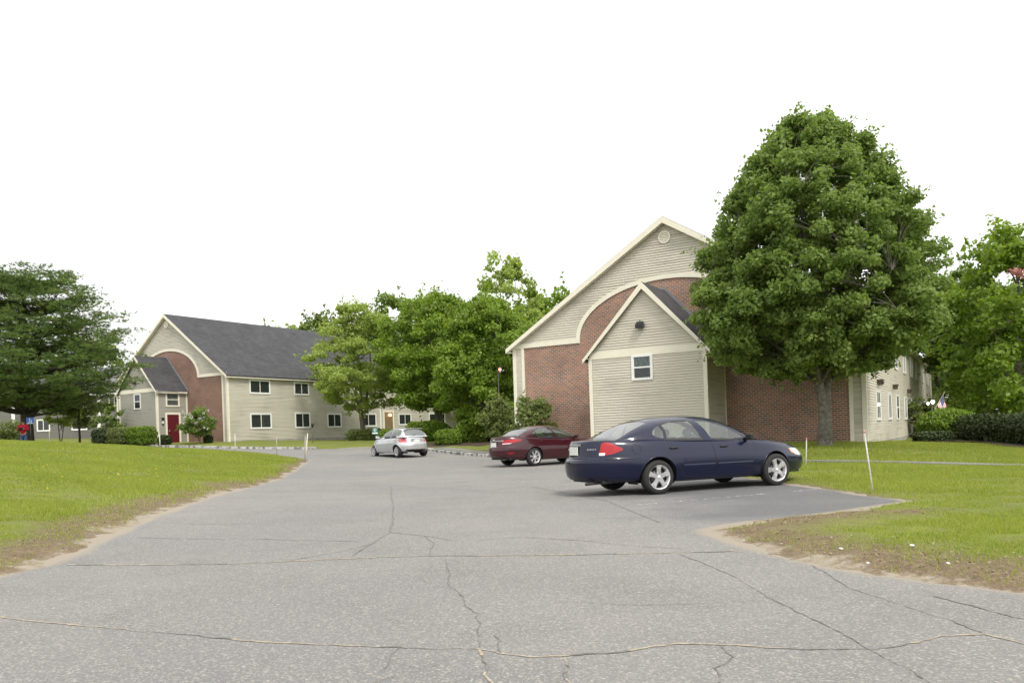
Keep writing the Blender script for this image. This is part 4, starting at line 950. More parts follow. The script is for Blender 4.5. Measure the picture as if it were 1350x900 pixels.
# shrubs against the brick gable
tree('tall_shrub', 'loose reddish-green shrub left of the brick gable corner', 'shrub', -.95, 45.5, 3.3, [(.08, .5), (.3, .8), (.6, .9), (.85, .6), (.98, .25)], 'olive', 'bark', 55, 5000, .12, .36, .04, .08, 63, zbase=.15, multi=3, flat=.7)
tree('tall_shrub', 'loose green shrub growing against the brick gable behind the maroon sedan', 'shrub', .95, 38.6, 2.9, [(.08, .6), (.3, .95), (.6, 1.0), (.85, .7), (.98, .3)], 'olive', 'bark', 65, 6000, .10, .32, .04, .08, 64, zbase=.15, multi=3, flat=.75)
# thin ornamental trees before the green-grey building
tree('small_tree', 'small spreading tree with bare lower stems right of the pine trunk', 'tree', -31.1, 54.5, 3.9, [(.42, .6), (.55, 1.6), (.72, 2.1), (.86, 1.7), (.97, .8)], 'sparse', 'darkbark', 46, 2500, .14, .36, .05, .16, 71, zbase=1.3, multi=3, flat=.4, shell=.3)
tree('small_tree', 'slim dark-stemmed young tree between the spreading tree and the hedge blocks', 'tree', -29.0, 53.0, 4.3, [(.40, .6), (.55, 1.3), (.72, 1.7), (.88, 1.3), (.98, .5)], 'olive', 'darkbark', 46, 2500, .14, .36, .07, .42, 72, zbase=1.2, flat=.5, shell=.3)
tree('small_tree', 'leafy low tree in front of the white deck', 'tree', -34.1, 66.5, 3.6, [(.15, .7), (.4, 1.2), (.7, 1.2), (.95, .6)], 'dark', 'darkbark', 40, 2600, .15, .36, .05, .15, 73, zbase=1.5, flat=.6)
# mulch beds
def bed(name, pts, label):
    c = np.mean(pts, 0); V = []; n = len(pts)
    ring = [(p[0], p[1], t1(*p) + .05) for p in pts]; mid = [((p[0] + c[0]) / 2, (p[1] + c[1]) / 2) for p in pts]
    V = ring + [(p[0], p[1], t1(*p) + .14) for p in mid] + [(c[0], c[1], t1(*c) + .14)]
    mb = MB(); mb.poly(V, [(i, (i + 1) % n, n + (i + 1) % n, n + i) for i in range(n)] + [(n + i, n + (i + 1) % n, 2 * n) for i in range(n)], 0, True)
    o = mb.build(name, M['soil']); return tag(o, kind='structure')
bed('mulch_bed', [(-6, 52.8), (-2.5, 53.2), (1.0, 54), (1.4, 58), (-3, 58.5), (-6.5, 57.5)], '')
bed('mulch_bed', [(-34, 63.6), (-31, 61.2), (-27.6, 60.1), (-27.0, 62.2), (-29, 64.0), (-34, 65.5)], '')
bed('mulch_bed', [(17.8, 36.2), (19.7, 35.2), (20.3, 27), (23.3, 27), (23.3, 38), (21, 40.5), (18.5, 38.5)], '')

# grass blades on the near lawns: one mass nobody could count
def grass(n):
    out = []; need = n
    X = np.concatenate([rng.uniform(-26, -5, n * 2), rng.uniform(2.2, 26, n * 2)]); u = rng.random(n * 4)
    Y = 5.5 * np.exp(u * math.log(44 / 5.5))      # density falls with distance
    ok = np.abs(X) < Y * .70 + 1.0; X, Y = X[ok], Y[ok]
    d = sdist(X, Y) + wob(X, Y)
    patch = .5 + .3 * np.sin(X * 1.3 + 2 * np.sin(Y * .7)) + .25 * np.sin(Y * 1.9 + X * .6 + 1) 
    wide = np.where((X > 4.2) & (Y > 11), .08, np.where(Y > 24, .35, .95))
    pr = np.clip((d - wide) / .9, 0, 1) * np.clip(.55 + .6 * patch, .2, 1) + .16 * (d > .22)
    bare = .5 + .28 * np.sin(X * .8 + 3 * np.sin(Y * .45)) + .25 * np.sin(Y * 1.2 + 2 * np.sin(X * .6)); pr = pr * np.clip(1.5 - 1.35 * bare, .12, 1); ok = rng.random(len(X)) < pr; X, Y, d = X[ok], Y[ok], d[ok]; patch = patch[ok]
    zz = T(X, Y) + np.clip(d, 0, .5) * .14 - .02; n = len(X)
    sc = np.clip(Y / 12, .8, 2.6)
    hgt = (.03 + .04 * rng.random(n)) * (.7 + .5 * patch) * np.clip(sc, .8, 1.5); w = .0045 * sc * 1.3
    a = rng.random(n) * 6.28; ln = .5 * hgt; b = rng.random(n) * 6.28
    base = np.stack([X, Y, zz], 1); s = np.stack([np.cos(a), np.sin(a), 0 * a], 1) * w[:, None]
    tip = base + np.stack([np.cos(b) * ln, np.sin(b) * ln, hgt], 1)
    V = np.stack([base - s, base + s, tip], 1).reshape(-1, 3); tone = np.clip(.35 * patch + .65 * rng.random(n), 0, 1)
    o = mesh_np('grass', V, np.arange(3 * n).reshape(n, 3), M['grassblade'], attr={'tone': np.repeat(tone, 3)})
    tag(o, 'short patchy lawn grass on both sides of the asphalt', 'grass', kind='stuff')
M['litterleaf'] = leafmat('dry_leaves', (.13, .09, .055), (.36, .28, .18), .1); M['dandelion'] = leafmat('dandelion_yellow', (.6, .45, .02), (.7, .55, .03), .1)
M['grassblade'] = leafmat('grass_blades', (.14, .19, .028), (.38, .42, .085), .45)
grass(620000)
# brown leaf litter along the worn verges
k = 15000; X = np.concatenate([rng.uniform(-15, -4.6, k), rng.uniform(2, 9, k)]); Y = 5 * np.exp(rng.random(2 * k) * math.log(34 / 5))
d = sdist(X, Y) + wob(X, Y); ok = (d > .12) & (rng.random(2 * k) < np.exp(-((d - .75) / .55) ** 2)) & ~((X > 4.2) & (Y > 11)); X, Y, d = X[ok], Y[ok], d[ok]
o = leaf_mesh('leaf_litter', np.stack([X, Y, T(X, Y) + np.clip(d, 0, .5) * .14 + .002 + .012 * rng.random(len(X))], 1), .017, M['litterleaf'], None, rng.random(len(X)), 2.0, elong=1.8)
tag(o, 'dry brown leaf litter along the edge of the asphalt', 'litter', kind='stuff')
# yellow dandelions scattered on the left bank
k = 90; cx_ = rng.choice([-11, -14, -17, -20], k); X = cx_ + rng.normal(size=k) * 1.6; Y = 22 + rng.normal(size=k) * 5; ok = sdist(X, Y) > 1
X, Y = X[ok], Y[ok]; o = leaf_mesh('dandelions', np.repeat(np.stack([X, Y, T(X, Y) + .12], 1), 3, 0), .055, M['dandelion'], None, rng.random(3 * len(X)), 2.5, elong=1)
tag(o, 'yellow dandelion heads scattered on the left lawn', 'flowers', kind='stuff')
# ------------------------------------------------------------------ vehicles
def spl(pts, x):
    """smooth interpolation through points (monotone-ish Hermite)"""
    P = np.array(pts, float); xs, ys = P[:, 0], P[:, 1]; h = np.diff(xs); d = np.diff(ys) / h
    m = np.zeros(len(xs)); m[1:-1] = np.where(d[:-1] * d[1:] > 0, 2 * d[:-1] * d[1:] / (d[:-1] + d[1:] + 1e-12), 0); m[0] = d[0]; m[-1] = d[-1]
    x = np.clip(x, xs[0], xs[-1]); i = np.clip(np.searchsorted(xs, x) - 1, 0, len(xs) - 2); t = (x - xs[i]) / h[i]
    return (2 * t**3 - 3 * t**2 + 1) * ys[i] + (t**3 - 2 * t**2 + t) * h[i] * m[i] + (-2 * t**3 + 3 * t**2) * ys[i + 1] + (t**3 - t**2) * h[i] * m[i + 1]
def inpoly(x, z, poly):
    ins = np.zeros(np.shape(x), bool); n = len(poly)
    for i in range(n):
        (ax, az), (bx, bz) = poly[i], poly[(i + 1) % n]
        c = (az > z) != (bz > z); ins ^= c & (x < (bx - ax) * (z - az) / (bz - az + 1e-12) + ax)
    return ins
def vnormals(P):
    du = np.zeros_like(P); dv = np.zeros_like(P)
    du[1:-1] = P[2:] - P[:-2]; du[0] = P[1] - P[0]; du[-1] = P[-1] - P[-2]
    dv[:, 1:-1] = P[:, 2:] - P[:, :-2]; dv[:, 0] = P[:, 1] - P[:, 0]; dv[:, -1] = P[:, -1] - P[:, -2]
    N = np.cross(du, dv); L = np.linalg.norm(N, axis=2, keepdims=True); return N / np.maximum(L, 1e-9)
def split(P, N, cls, flip=False):
    """faces of the grid by class id -> {id: (V, F, N)}"""
    ny, nx = P.shape[:2]; idx = np.arange(ny * nx).reshape(ny, nx)
    F = np.stack([idx[:-1, :-1], idx[:-1, 1:], idx[1:, 1:], idx[1:, :-1]], -1).reshape(-1, 4)
    if flip: F = F[:, ::-1]
    c = cls.ravel(); out = {}
    for k in np.unique(c):
        if k == 'x': continue
        f = F[c == k]; u, inv = np.unique(f, return_inverse=True)
        out[k] = (P.reshape(-1, 3)[u], inv.reshape(-1, 4), N.reshape(-1, 3)[u])
    return out
def cm(a): return (a[:-1, :-1] + a[1:, :-1] + a[:-1, 1:] + a[1:, 1:]) / 4

def make_car(name, label, loc, heading, p, group=None, zrot=None):
    root = thing(name, label, 'car', loc, heading, group)
    res = p['res']; paint = M[p['paint']]; W = p['W'] / 2
    zb, zs = p['zbot'], p['shoulder']
    # plan outline in unit form, resampled evenly
    half = []
    for i in range(2001):
        th = math.pi * i / 2000; c_, s_ = math.cos(th), math.sin(th); n = p['nf'] if c_ > 0 else p['nr']
        half.append((math.copysign(abs(c_) ** (2 / n), c_), abs(s_) ** (2 / p['ny'])))
    half = np.array(half); xm = (p['xf'] + p['xr']) / 2; a_ = (p['xf'] - p['xr']) / 2
    q = half * [a_, W]; s = np.concatenate([[0], np.cumsum(np.hypot(*np.diff(q, axis=0).T))]); m = int(s[-1] / res)
    uu = np.interp(np.linspace(0, s[-1], m), s, half[:, 0]); vv = np.interp(np.linspace(0, s[-1], m), s, half[:, 1])
    uu = np.concatenate([uu, uu[-2:0:-1]]); vv = np.concatenate([vv, -vv[-2:0:-1]]); uu = np.append(uu, uu[0]); vv = np.append(vv, vv[0])
    nh = int(.85 / res); H = np.linspace(0, 1, nh)[:, None]
    xf = p['xf'] + spl(p['fin'], H); xr = p['xr'] + spl(p['rin'], H)
    X = np.where(uu[None] > 0, xm + uu[None] * (xf - xm), xm + uu[None] * (xm - xr))
    Wx = W * spl(p['wx'], X); Yh = Wx * spl(p['wh'], H) * vv[None]
    zt = spl(zs, X); z0 = spl(zb, X); Z = z0 + (zt - z0) * H
    # haunches swell over the wheels
    for wx in (0, p['wb']):
        Yh = Yh + np.sign(Yh) * .022 * np.exp(-((X - wx) / .42) ** 2) * np.exp(-((Z - .52) / .22) ** 2) * (np.abs(vv[None]) ** 2)
    P = np.stack([X, Yh, Z], 2); N = vnormals(P)
    # orientation: outward
    if (N[nh // 2, m // 2] @ np.array([0, 1, 0])) < 0: N = -N; flipT = False
    else: flipT = True
    def yside(x, z):
        j = np.arange(2, m - 2); xs_ = X[nh // 2, j]; i0 = j[np.argmin(np.abs(xs_ - x))]
        return float(np.interp(z, Z[:, i0], Yh[:, i0]))
    def rear(y, z):     # x of the rear fascia at (y, z)
        hi = int(np.clip(round((z - Z[0, m - 1]) / (Z[-1, m - 1] - Z[0, m - 1]) * (nh - 1)), 0, nh - 1))
        row = Yh[hi]; j = np.arange(int(m * .75), m); k = j[np.argmin(np.abs(row[j] - abs(y)))]; return float(X[hi, k])
    def frontx(y, z):
        hi = int(np.clip(round((z - Z[0, 0]) / (Z[-1, 0] - Z[0, 0]) * (nh - 1)), 0, nh - 1))
        row = Yh[hi]; j = np.arange(0, int(m * .3)); k = j[np.argmin(np.abs(row[j] - abs(y)))]; return float(X[hi, k])
    xc, yc, zc = cm(P[..., 0]), cm(P[..., 1]), cm(P[..., 2])
    # distance along the outline from the rear centre, for lamps that wrap round the corner
    seg = np.hypot(np.diff(X[nh // 2]), np.diff(Yh[nh // 2])); cs = np.concatenate([[0], np.cumsum(seg)]); tot = cs[-1]; rc = cs[m - 1]
    al = np.minimum(np.abs(cs - rc), tot - np.abs(cs - rc)); al = np.tile(((al[:-1] + al[1:]) / 2)[None], (nh - 1, 1))
    fl = np.minimum(cs, tot - cs); fl = np.tile(((fl[:-1] + fl[1:]) / 2)[None], (nh - 1, 1))
    cls = np.full(xc.shape, 'body', dtype='U20'); L = yc > 0
    cls[(zc < z0.min() + p.get('skirt', .05)) & (xc > -.4) & (xc < p['wb'] + .4)] = 'sill'
    for nm, poly in p.get('rearpoly', {}).items():
        k = inpoly(al, zc, poly); cls[k & L] = nm + '#L'; cls[k & ~L] = nm + '#R'
    for nm, poly in p.get('frontpoly', {}).items():
        k = inpoly(fl, zc, poly); cls[k & L] = nm + '#L'; cls[k & ~L] = nm + '#R'
    for i, poly in enumerate(p['doors']):
        k = inpoly(xc, zc, poly) & (np.abs(yc) > W * .6) & (cls == 'body'); cls[k & L] = 'door#%dL' % i; cls[k & ~L] = 'door#%dR' % i
    Ra = p['Ra']
    for wx in (0, p['wb']):
        k = ((xc - wx) ** 2 + (zc - p['Rw']) ** 2 < Ra ** 2) & (np.abs(yc) > W * .45); cls[k] = 'x'
    parts = split(P, N, cls, flipT)
    # deck: hood, cowl, boot lid
    kk = np.concatenate([np.linspace(0, .12, 5)[:-1], np.linspace(.12, 2 - .12, int(1.6 * W / res / 1.5)), np.linspace(1.88, 2, 5)[1:]])[:, None]
    xo, yo, zo = X[-1, :m], Yh[-1, :m], Z[-1, :m]
    f = 1 - kk; cr = spl(p['crown'], xo)[None] * (np.abs(yo)[None] / W) ** .8
    Xd = np.repeat(xo[None], len(kk), 0); Yd = yo[None] * f; Zd = zo[None] + cr * (1 - np.abs(f) ** 2.2)
    Pd = np.stack([Xd, Yd, Zd], 2); Nd = vnormals(Pd); 
    if Nd[len(kk) // 2, m // 2, 2] < 0: Nd = -Nd; fd = False
    else: fd = True
    # greenhouse
    g = p['green']; x0, x1 = g['top'][0][0], g['top'][-1][0]
    ns = int((x1 - x0) / res * 1.3); tx = np.linspace(0, 1, ns); xs = x0 + (x1 - x0) * (tx if not g.get('dense') else tx ** 1.6); nt = int(1.7 / res); th = np.linspace(0, math.pi, nt)[None]
    topz = spl(g['top'], xs)[:, None]; base = spl(g['base'], xs)[:, None]; hh = np.maximum(topz - base, 0)
    yb = spl(g['yb'], xs)[:, None]; e = 2 / g.get('n', 3.4); c_, s_ = np.cos(th), np.sin(th)
    up = np.abs(s_) ** e; Zg = base + hh * up; Yg = (yb - g['tum'] * hh * up) * np.sign(c_) * np.abs(c_) ** e
    # even out: roof crown
    Zg = Zg - .035 * (Yg / (yb + 1e-6)) ** 2 * up * np.clip(hh / .4, 0, 1)
    fx = np.clip((xs - (x1 - .9)) / .9, 0, 1)[:, None]; rx = np.clip(((x0 + .7) - xs) / .7, 0, 1)[:, None]
    Xg = xs[:, None] - g.get('bowf', .22) * fx ** 1.5 * (Yg / (yb + 1e-6)) ** 2 + g.get('bowr', .16) * rx ** 1.5 * (Yg / (yb + 1e-6)) ** 2
    Pg = np.stack([Xg, Yg, Zg], 2); Ng = vnormals(Pg)
    if Ng[ns // 2, nt // 2, 2] < 0: Ng = -Ng; fg = False
    else: fg = True
    gx, gy, gzc = cm(Pg[..., 0]), cm(Pg[..., 1]), cm(Pg[..., 2]); gt = np.tile(cm(np.tile(up, (2, 1)))[0][None], (ns - 1, 1)); gyb = (yb[:-1] + yb[1:]) / 2
    ar = np.abs(np.pi / 2 - (th[0, :-1] + th[0, 1:]) / 2)[None]; ar = np.tile(ar, (ns - 1, 1))   # 0 roof centre .. pi/2 belt
    gc = np.full(gx.shape, 'body', dtype='U20'); Lg = gy > 0
    ghh = ((hh[:-1] + hh[1:]) / 2); gb = ((base[:-1] + base[1:]) / 2)
    side_ok = ar > g['rail']
    for i, poly in enumerate(g['side']):      # black rubber round each side glass
        cx0 = sum(q[0] for q in poly) / len(poly); cz0 = sum(q[1] for q in poly) / len(poly); hw = max(q[0] for q in poly) - min(q[0] for q in poly); hz_ = max(q[1] for q in poly) - min(q[1] for q in poly)
        big = [(cx0 + (q[0] - cx0) * (1 + .036 / hw), cz0 + (q[1] - cz0) * (1 + .036 / hz_)) for q in poly]
        k = inpoly(gx, gzc, big) & side_ok & (gc == 'body'); gc[k & Lg] = 'window_frame#%dL' % i; gc[k & ~Lg] = 'window_frame#%dR' % i
    for i, poly in enumerate(g['side']):
        k = inpoly(gx, gzc, poly) & side_ok; gc[k & Lg] = 'side_window#%dL' % i; gc[k & ~Lg] = 'side_window#%dR' % i
    ymax = lambda gx: spl(g['wsy'], gx)
    k = (gx > g['ws'][0]) & (gx < g['ws'][1]) & (np.abs(gy) < ymax(gx)) & (ar < g['frail'] + .0); gc[k] = 'windshield'
    ymr = lambda gx: spl(g['rwy'], gx)
    k = (gx > g['rw'][0]) & (gx < g['rw'][1]) & (np.abs(gy) < ymr(gx)) & (gzc > g.get('rwz', 0)) & (ar < g['frail']); gc[k] = 'rear_window'
    pg = split(Pg, Ng, gc, fg)
    # inside of the cabin footprint the deck becomes the cabin's dark shelf
    dx_, dy_ = cm(Xd), cm(Yd); dc = np.full(dx_.shape, 'body', dtype='U20')
    ins = (dx_ > x0 + .12) & (dx_ < x1 - .15) & (np.abs(dy_) < spl(g['yb'], dx_) - .03); dc[ins] = 'x'
    pd_ = split(Pd, Nd, dc, fd)
    # assemble
    bodyV, bodyF, bodyN = [], [], []; off = 0
    def add(t3):
        nonlocal off
        bodyV.append(t3[0]); bodyF.append(t3[1] + off); bodyN.append(t3[2]); off += len(t3[0])
    for d in (parts, pg, pd_):
        if 'body' in d: add(d['body'])
    mesh_np('body', np.concatenate(bodyV), np.concatenate(bodyF), paint, root, smooth=True, normals=np.concatenate(bodyN))
    doors = {}
    for k, v in parts.items():
        if k == 'body': continue
        nm = k.split('#')[0]
        mt = {'sill': M['black'] if p.get('darksill') else paint, 'door': paint, 'taillight': M[p.get('tailmat', 'tail')], 'headlight': M['lens'], 'turn_lamp': M['amber'], 'reverse_lamp': M['lens'], 'bumper_insert': M['black'], 'grille': M['black'], 'reflector': M['tail']}[nm]
        V_ = v[0] + (v[2] * .006 if nm in ('taillight', 'headlight', 'turn_lamp', 'reverse_lamp') else 0)
        o = mesh_np(nm, V_, v[1], mt, root, smooth=True, normals=v[2])
        if nm == 'door': doors[k.split('#')[1]] = o
    for k, v in pg.items():
        nm = k.split('#')[0]
        if nm == 'body': continue
        mesh_np(nm, v[0] - v[2] * (.004 if nm != 'window_frame' else 0), v[1], M['black'] if nm == 'window_frame' else M['rglass'] if nm == 'rear_window' else M['cglass'], root, smooth=True, normals=v[2])
    # rubber frames round the glass
    def ribbon(name, pts, w, mat, parent, off_=.004, surf='tub', sgn=1):
        V = []; F = []
        Q = []
        for a, b in zip(pts[:-1], pts[1:]):
            k = max(1, int(math.hypot(b[0] - a[0], b[1] - a[1]) / .03))
            Q += [(a[0] + (b[0] - a[0]) * i / k, a[1] + (b[1] - a[1]) * i / k) for i in range(k)]
        Q.append(pts[-1])
        for i, (x, z) in enumerate(Q):
            ax, az = Q[max(i - 1, 0)]; bx, bz = Q[min(i + 1, len(Q) - 1)]; L = math.hypot(bx - ax, bz - az) + 1e-9; nx_, nz_ = -(bz - az) / L, (bx - ax) / L
            for s_ in (-.5, .5):
                X_, Z_ = x + nx_ * w * s_, z + nz_ * w * s_
                V.append((X_, sgn * (yside(X_, Z_) + off_), Z_))
            if i: F.append((2 * i - 2, 2 * i - 1, 2 * i + 1, 2 * i))
        return mesh_np(name, V, F, mat, parent, smooth=True)
    for sgn in (1, -1):
        sd_ = 'L' if sgn > 0 else 'R'
        for i, poly in enumerate(p['doors']):
            par = doors.get('%d%s' % (i, sd_), root)
            ribbon('door_gap', poly + [poly[0]], .009, M['black'], par, .0015, sgn=sgn)
            hx, hz = p['handles'][i]
            hb = MB(); y_ = sgn * (yside(hx, hz) + .012); hb.tube([(hx - .10, y_ - sgn * .012, hz), (hx - .07, y_ + sgn * .014, hz + .004), (hx + .05, y_ + sgn * .016, hz + .004), (hx + .08, y_ - sgn * .012, hz)], [.012, .014, .014, .012], 6)
            hb.build('handle', M['black'] if p.get('darkhandle', 1) else paint, par)
        for ln in p.get('mold', []): ribbon('side_moulding', ln, .022, M['mould'] if p.get('moldmat') else M['black'], root, .008, sgn=sgn)
        # mirror
        mx_, mz = p['mirror']; y_ = g['yb'][len(g['yb']) // 2][1] if False else float(spl(g['yb'], np.array(mx_)))
        mb = MB(); mb.box((mx_ + .0, sgn * (y_ + .14), mz), (.07, .19, .125)); mb.box((mx_ + .04, sgn * (y_ + .02), mz - .03), (.08, .12, .05)); mo = mb.build('wing_mirror', M['black'] if p.get('darkmirror', 1) else paint, root, .03)
    # wheels
    for wx in (0, p['wb']):
        for sgn in (1, -1):
            Rw = p['Rw']; yw = W - p.get('tuck', .02); tw = .205
            w = MB(); prof = [(.68, .02), (.72, 0), (.83, 0), (.93, .008), (.985, .03), (1, .06), (1, tw - .06), (.985, tw - .03), (.93, tw - .008), (.72, tw), (.68, tw - .02)]
            w.lathe([(r_ * Rw, sgn * (yw - h_)) for r_, h_ in prof], 48, 'Y', (0, 0, 0))
            wo = w.build('wheel', M['tyre'], root); wo.location = (wx, 0, Rw)
            rm = MB(); rr_ = Rw * .73
            rm.lathe([(rr_ * 1.0, sgn * (yw - .002)), (rr_ * .96, sgn * (yw - .006)), (rr_ * .90, sgn * (yw - .03)), (rr_ * .88, sgn * (yw - .12))], 48, 'Y')
            ns_ = p.get('spokes', 5)
            for s_ in range(ns_):
                a = 2 * math.pi * s_ / ns_ + .3 * (wx > 1) + .31; ca, sa = math.cos(a), math.sin(a)
                w0, w1 = p.get('spw', (.036, .062)); yo_ = sgn * (yw - .014); yi = sgn * (yw - .05)
                def pt(r_, t_, y): return (r_ * ca - t_ * sa, y, r_ * sa + t_ * ca)
                for (ra_, rb_, wa, wb_, ya, yb_) in ((.02, rr_ * .55, w0 * 1.4, w0, sgn * (yw - .022), yo_), (rr_ * .55, rr_ * .93, w0, w1, yo_, sgn * (yw - .010))):
                    rm.poly([pt(ra_, -wa, ya), pt(rb_, -wb_, yb_), pt(rb_, wb_, yb_), pt(ra_, wa, ya), pt(ra_, -wa, yi), pt(rb_, -wb_, yi), pt(rb_, wb_, yi), pt(ra_, wa, yi)], [(0, 1, 2, 3), (3, 2, 1, 0), (0, 4, 5, 1), (2, 6, 7, 3), (1, 5, 6, 2)])
                b5 = (rr_ * .30); rm.lathe([(0.008, sgn * (yw - .018)), (.012, sgn * (yw - .026))], 6, 'Y', (b5 * math.cos(a + .63) * .75, 0, b5 * math.sin(a + .63) * .75))
            rm.lathe([(.001, sgn * (yw - .006)), (.028, sgn * (yw - .008)), (.036, sgn * (yw - .016)), (.04, sgn * (yw - .05))], 20, 'Y')
            rm.build('rim', M['alloy'], wo)
            bd = MB(); bd.lathe([(.001, sgn * (yw - .10)), (rr_ * .9, sgn * (yw - .10)), (rr_ * .9, sgn * (yw - .19))], 32, 'Y'); bd.lathe([(.001, sgn * (yw - .075)), (rr_ * .55, sgn * (yw - .075)), (rr_ * .55, sgn * (yw - .09))], 32, 'Y', m=1); bd.build('brake_disc', [M['rimdark'], simple('brake_steel', (.10, .10, .10), .5, metal=.6)], wo)
            # wheel housing and arch lip
            hs_ = MB(); n_ = 36; V = []; F = []
            for i in range(n_ + 1):
                a = -.35 + (math.pi + .7) * i / n_; xx, zz = wx + Ra * math.cos(a), Rw + Ra * math.sin(a); ys_ = yside(xx, max(zz, .24))
                V += [(xx, sgn * (ys_ - .004), zz), (xx, sgn * W * .42, zz)]
                if i: F.append((2 * i - 2, 2 * i - 1, 2 * i + 1, 2 * i))
            hs_.poly(V, F, 0, True); hs_.poly([(wx + Ra * math.cos(-.35 + (math.pi + .7) * i / n_), sgn * W * .42, Rw + Ra * math.sin(-.35 + (math.pi + .7) * i / n_)) for i in range(n_ + 1)], [tuple(range(n_ + 1))]); hs_.build('wheel_housing', M['rimdark'], root)
            lp = MB(); path = []
            for i in range(n_ + 1):
                a = -.25 + (math.pi + .5) * i / n_; xx, zz = wx + (Ra + .003) * math.cos(a), Rw + (Ra + .003) * math.sin(a)
                if zz > float(spl(zb, np.array(xx))) - .01: path.append((xx, sgn * (yside(xx, zz) + .000), zz))
            lp.tube(path, .014, 6); lp.build('arch_lip', paint, root)
    # underside, seats, dash
    u = MB(); u.bb(p['xr'] + .35, p['xf'] - .40, -W * .62, W * .62, .24, .32); u.bb(.5, p['wb'] - .5, -W * .84, W * .84, .225, .3); u.tube([(p['xr'] + .08, -W * .45, .24), (p['xr'] + .6, -W * .45, .26)], .028, 8); u.build('underbody', M['rimdark'], root)
    s = MB()
    for sx in g['seats']:
        rear_ = sx == g['seats'][0]
        for sy in (-.37, .37):
            tilt = Matrix.Rotation(R(-14), 3, 'Y')
            s.box((sx, sy, .78 if not rear_ else .74), (.13, .48, .56), mat=tilt); s.ball((sx - .09, sy, 1.135 if not rear_ else 1.07), .12, 8, 0, (.5, 1.1, .75)); s.box((sx + .25, sy, .50), (.5, .5, .16))
    s.build('seats', M['seat'], root, .05)
    d = MB(); d.bb(g['dash'] - .25, g['dash'] + .35, -W * .74, W * .74, .55, .93); d.lathe([(.19, -.012), (.205, 0), (.19, .012), (.175, 0), (.19, -.012)], 24, 'X', (g['dash'] - .40, .36, .90)); d.build('dashboard', M['dash'], root, .04)
    c = MB(); c.bb(x0 + .15, g['seats'][0] - .02, -W * .72, W * .72, g['shelf'] - .06, g['shelf']); c.bb(.0, g['dash'], -W * .78, W * .78, .32, .36); c.build('rear_shelf', M['dash'], root)
    # licence plate and badge
    px_, pz = p['plate']; xp = min(rear(.15, pz), rear(0, pz + .05), rear(0, pz - .05)) - .012
    pl = MB(); pl.box((xp, 0, pz), (.012, .31, .16), mat=Matrix.Rotation(R(p.get('ptilt', 0)), 3, 'Y')); po = pl.build('licence_plate', M['plate'], root)
    if p.get('badgebar'):
        y0_, y1_, zb_, hb_ = p['badgebar']; bm_ = MB(); n_ = 16
        for i in range(n_):
            ya, yb2 = y0_ + (y1_ - y0_) * i / n_, y0_ + (y1_ - y0_) * (i + 1) / n_
            xa, xb = rear(ya, zb_) - .012, rear(yb2, zb_) - .012
            bm_.poly([(xa, ya, zb_), (xb, yb2, zb_), (xb, yb2, zb_ + hb_), (xa, ya, zb_ + hb_), (xa + .02, ya, zb_ + hb_ + .004), (xb + .02, yb2, zb_ + hb_ + .004)], [(0, 1, 2, 3), (3, 2, 1, 0), (3, 2, 5, 4)])
        bm_.build('chrome_strip', M['chrome'], root)
    return root, rear, yside, frontx
M['mould'] = simple('blue_grey_moulding', (.04, .045, .09), .4)
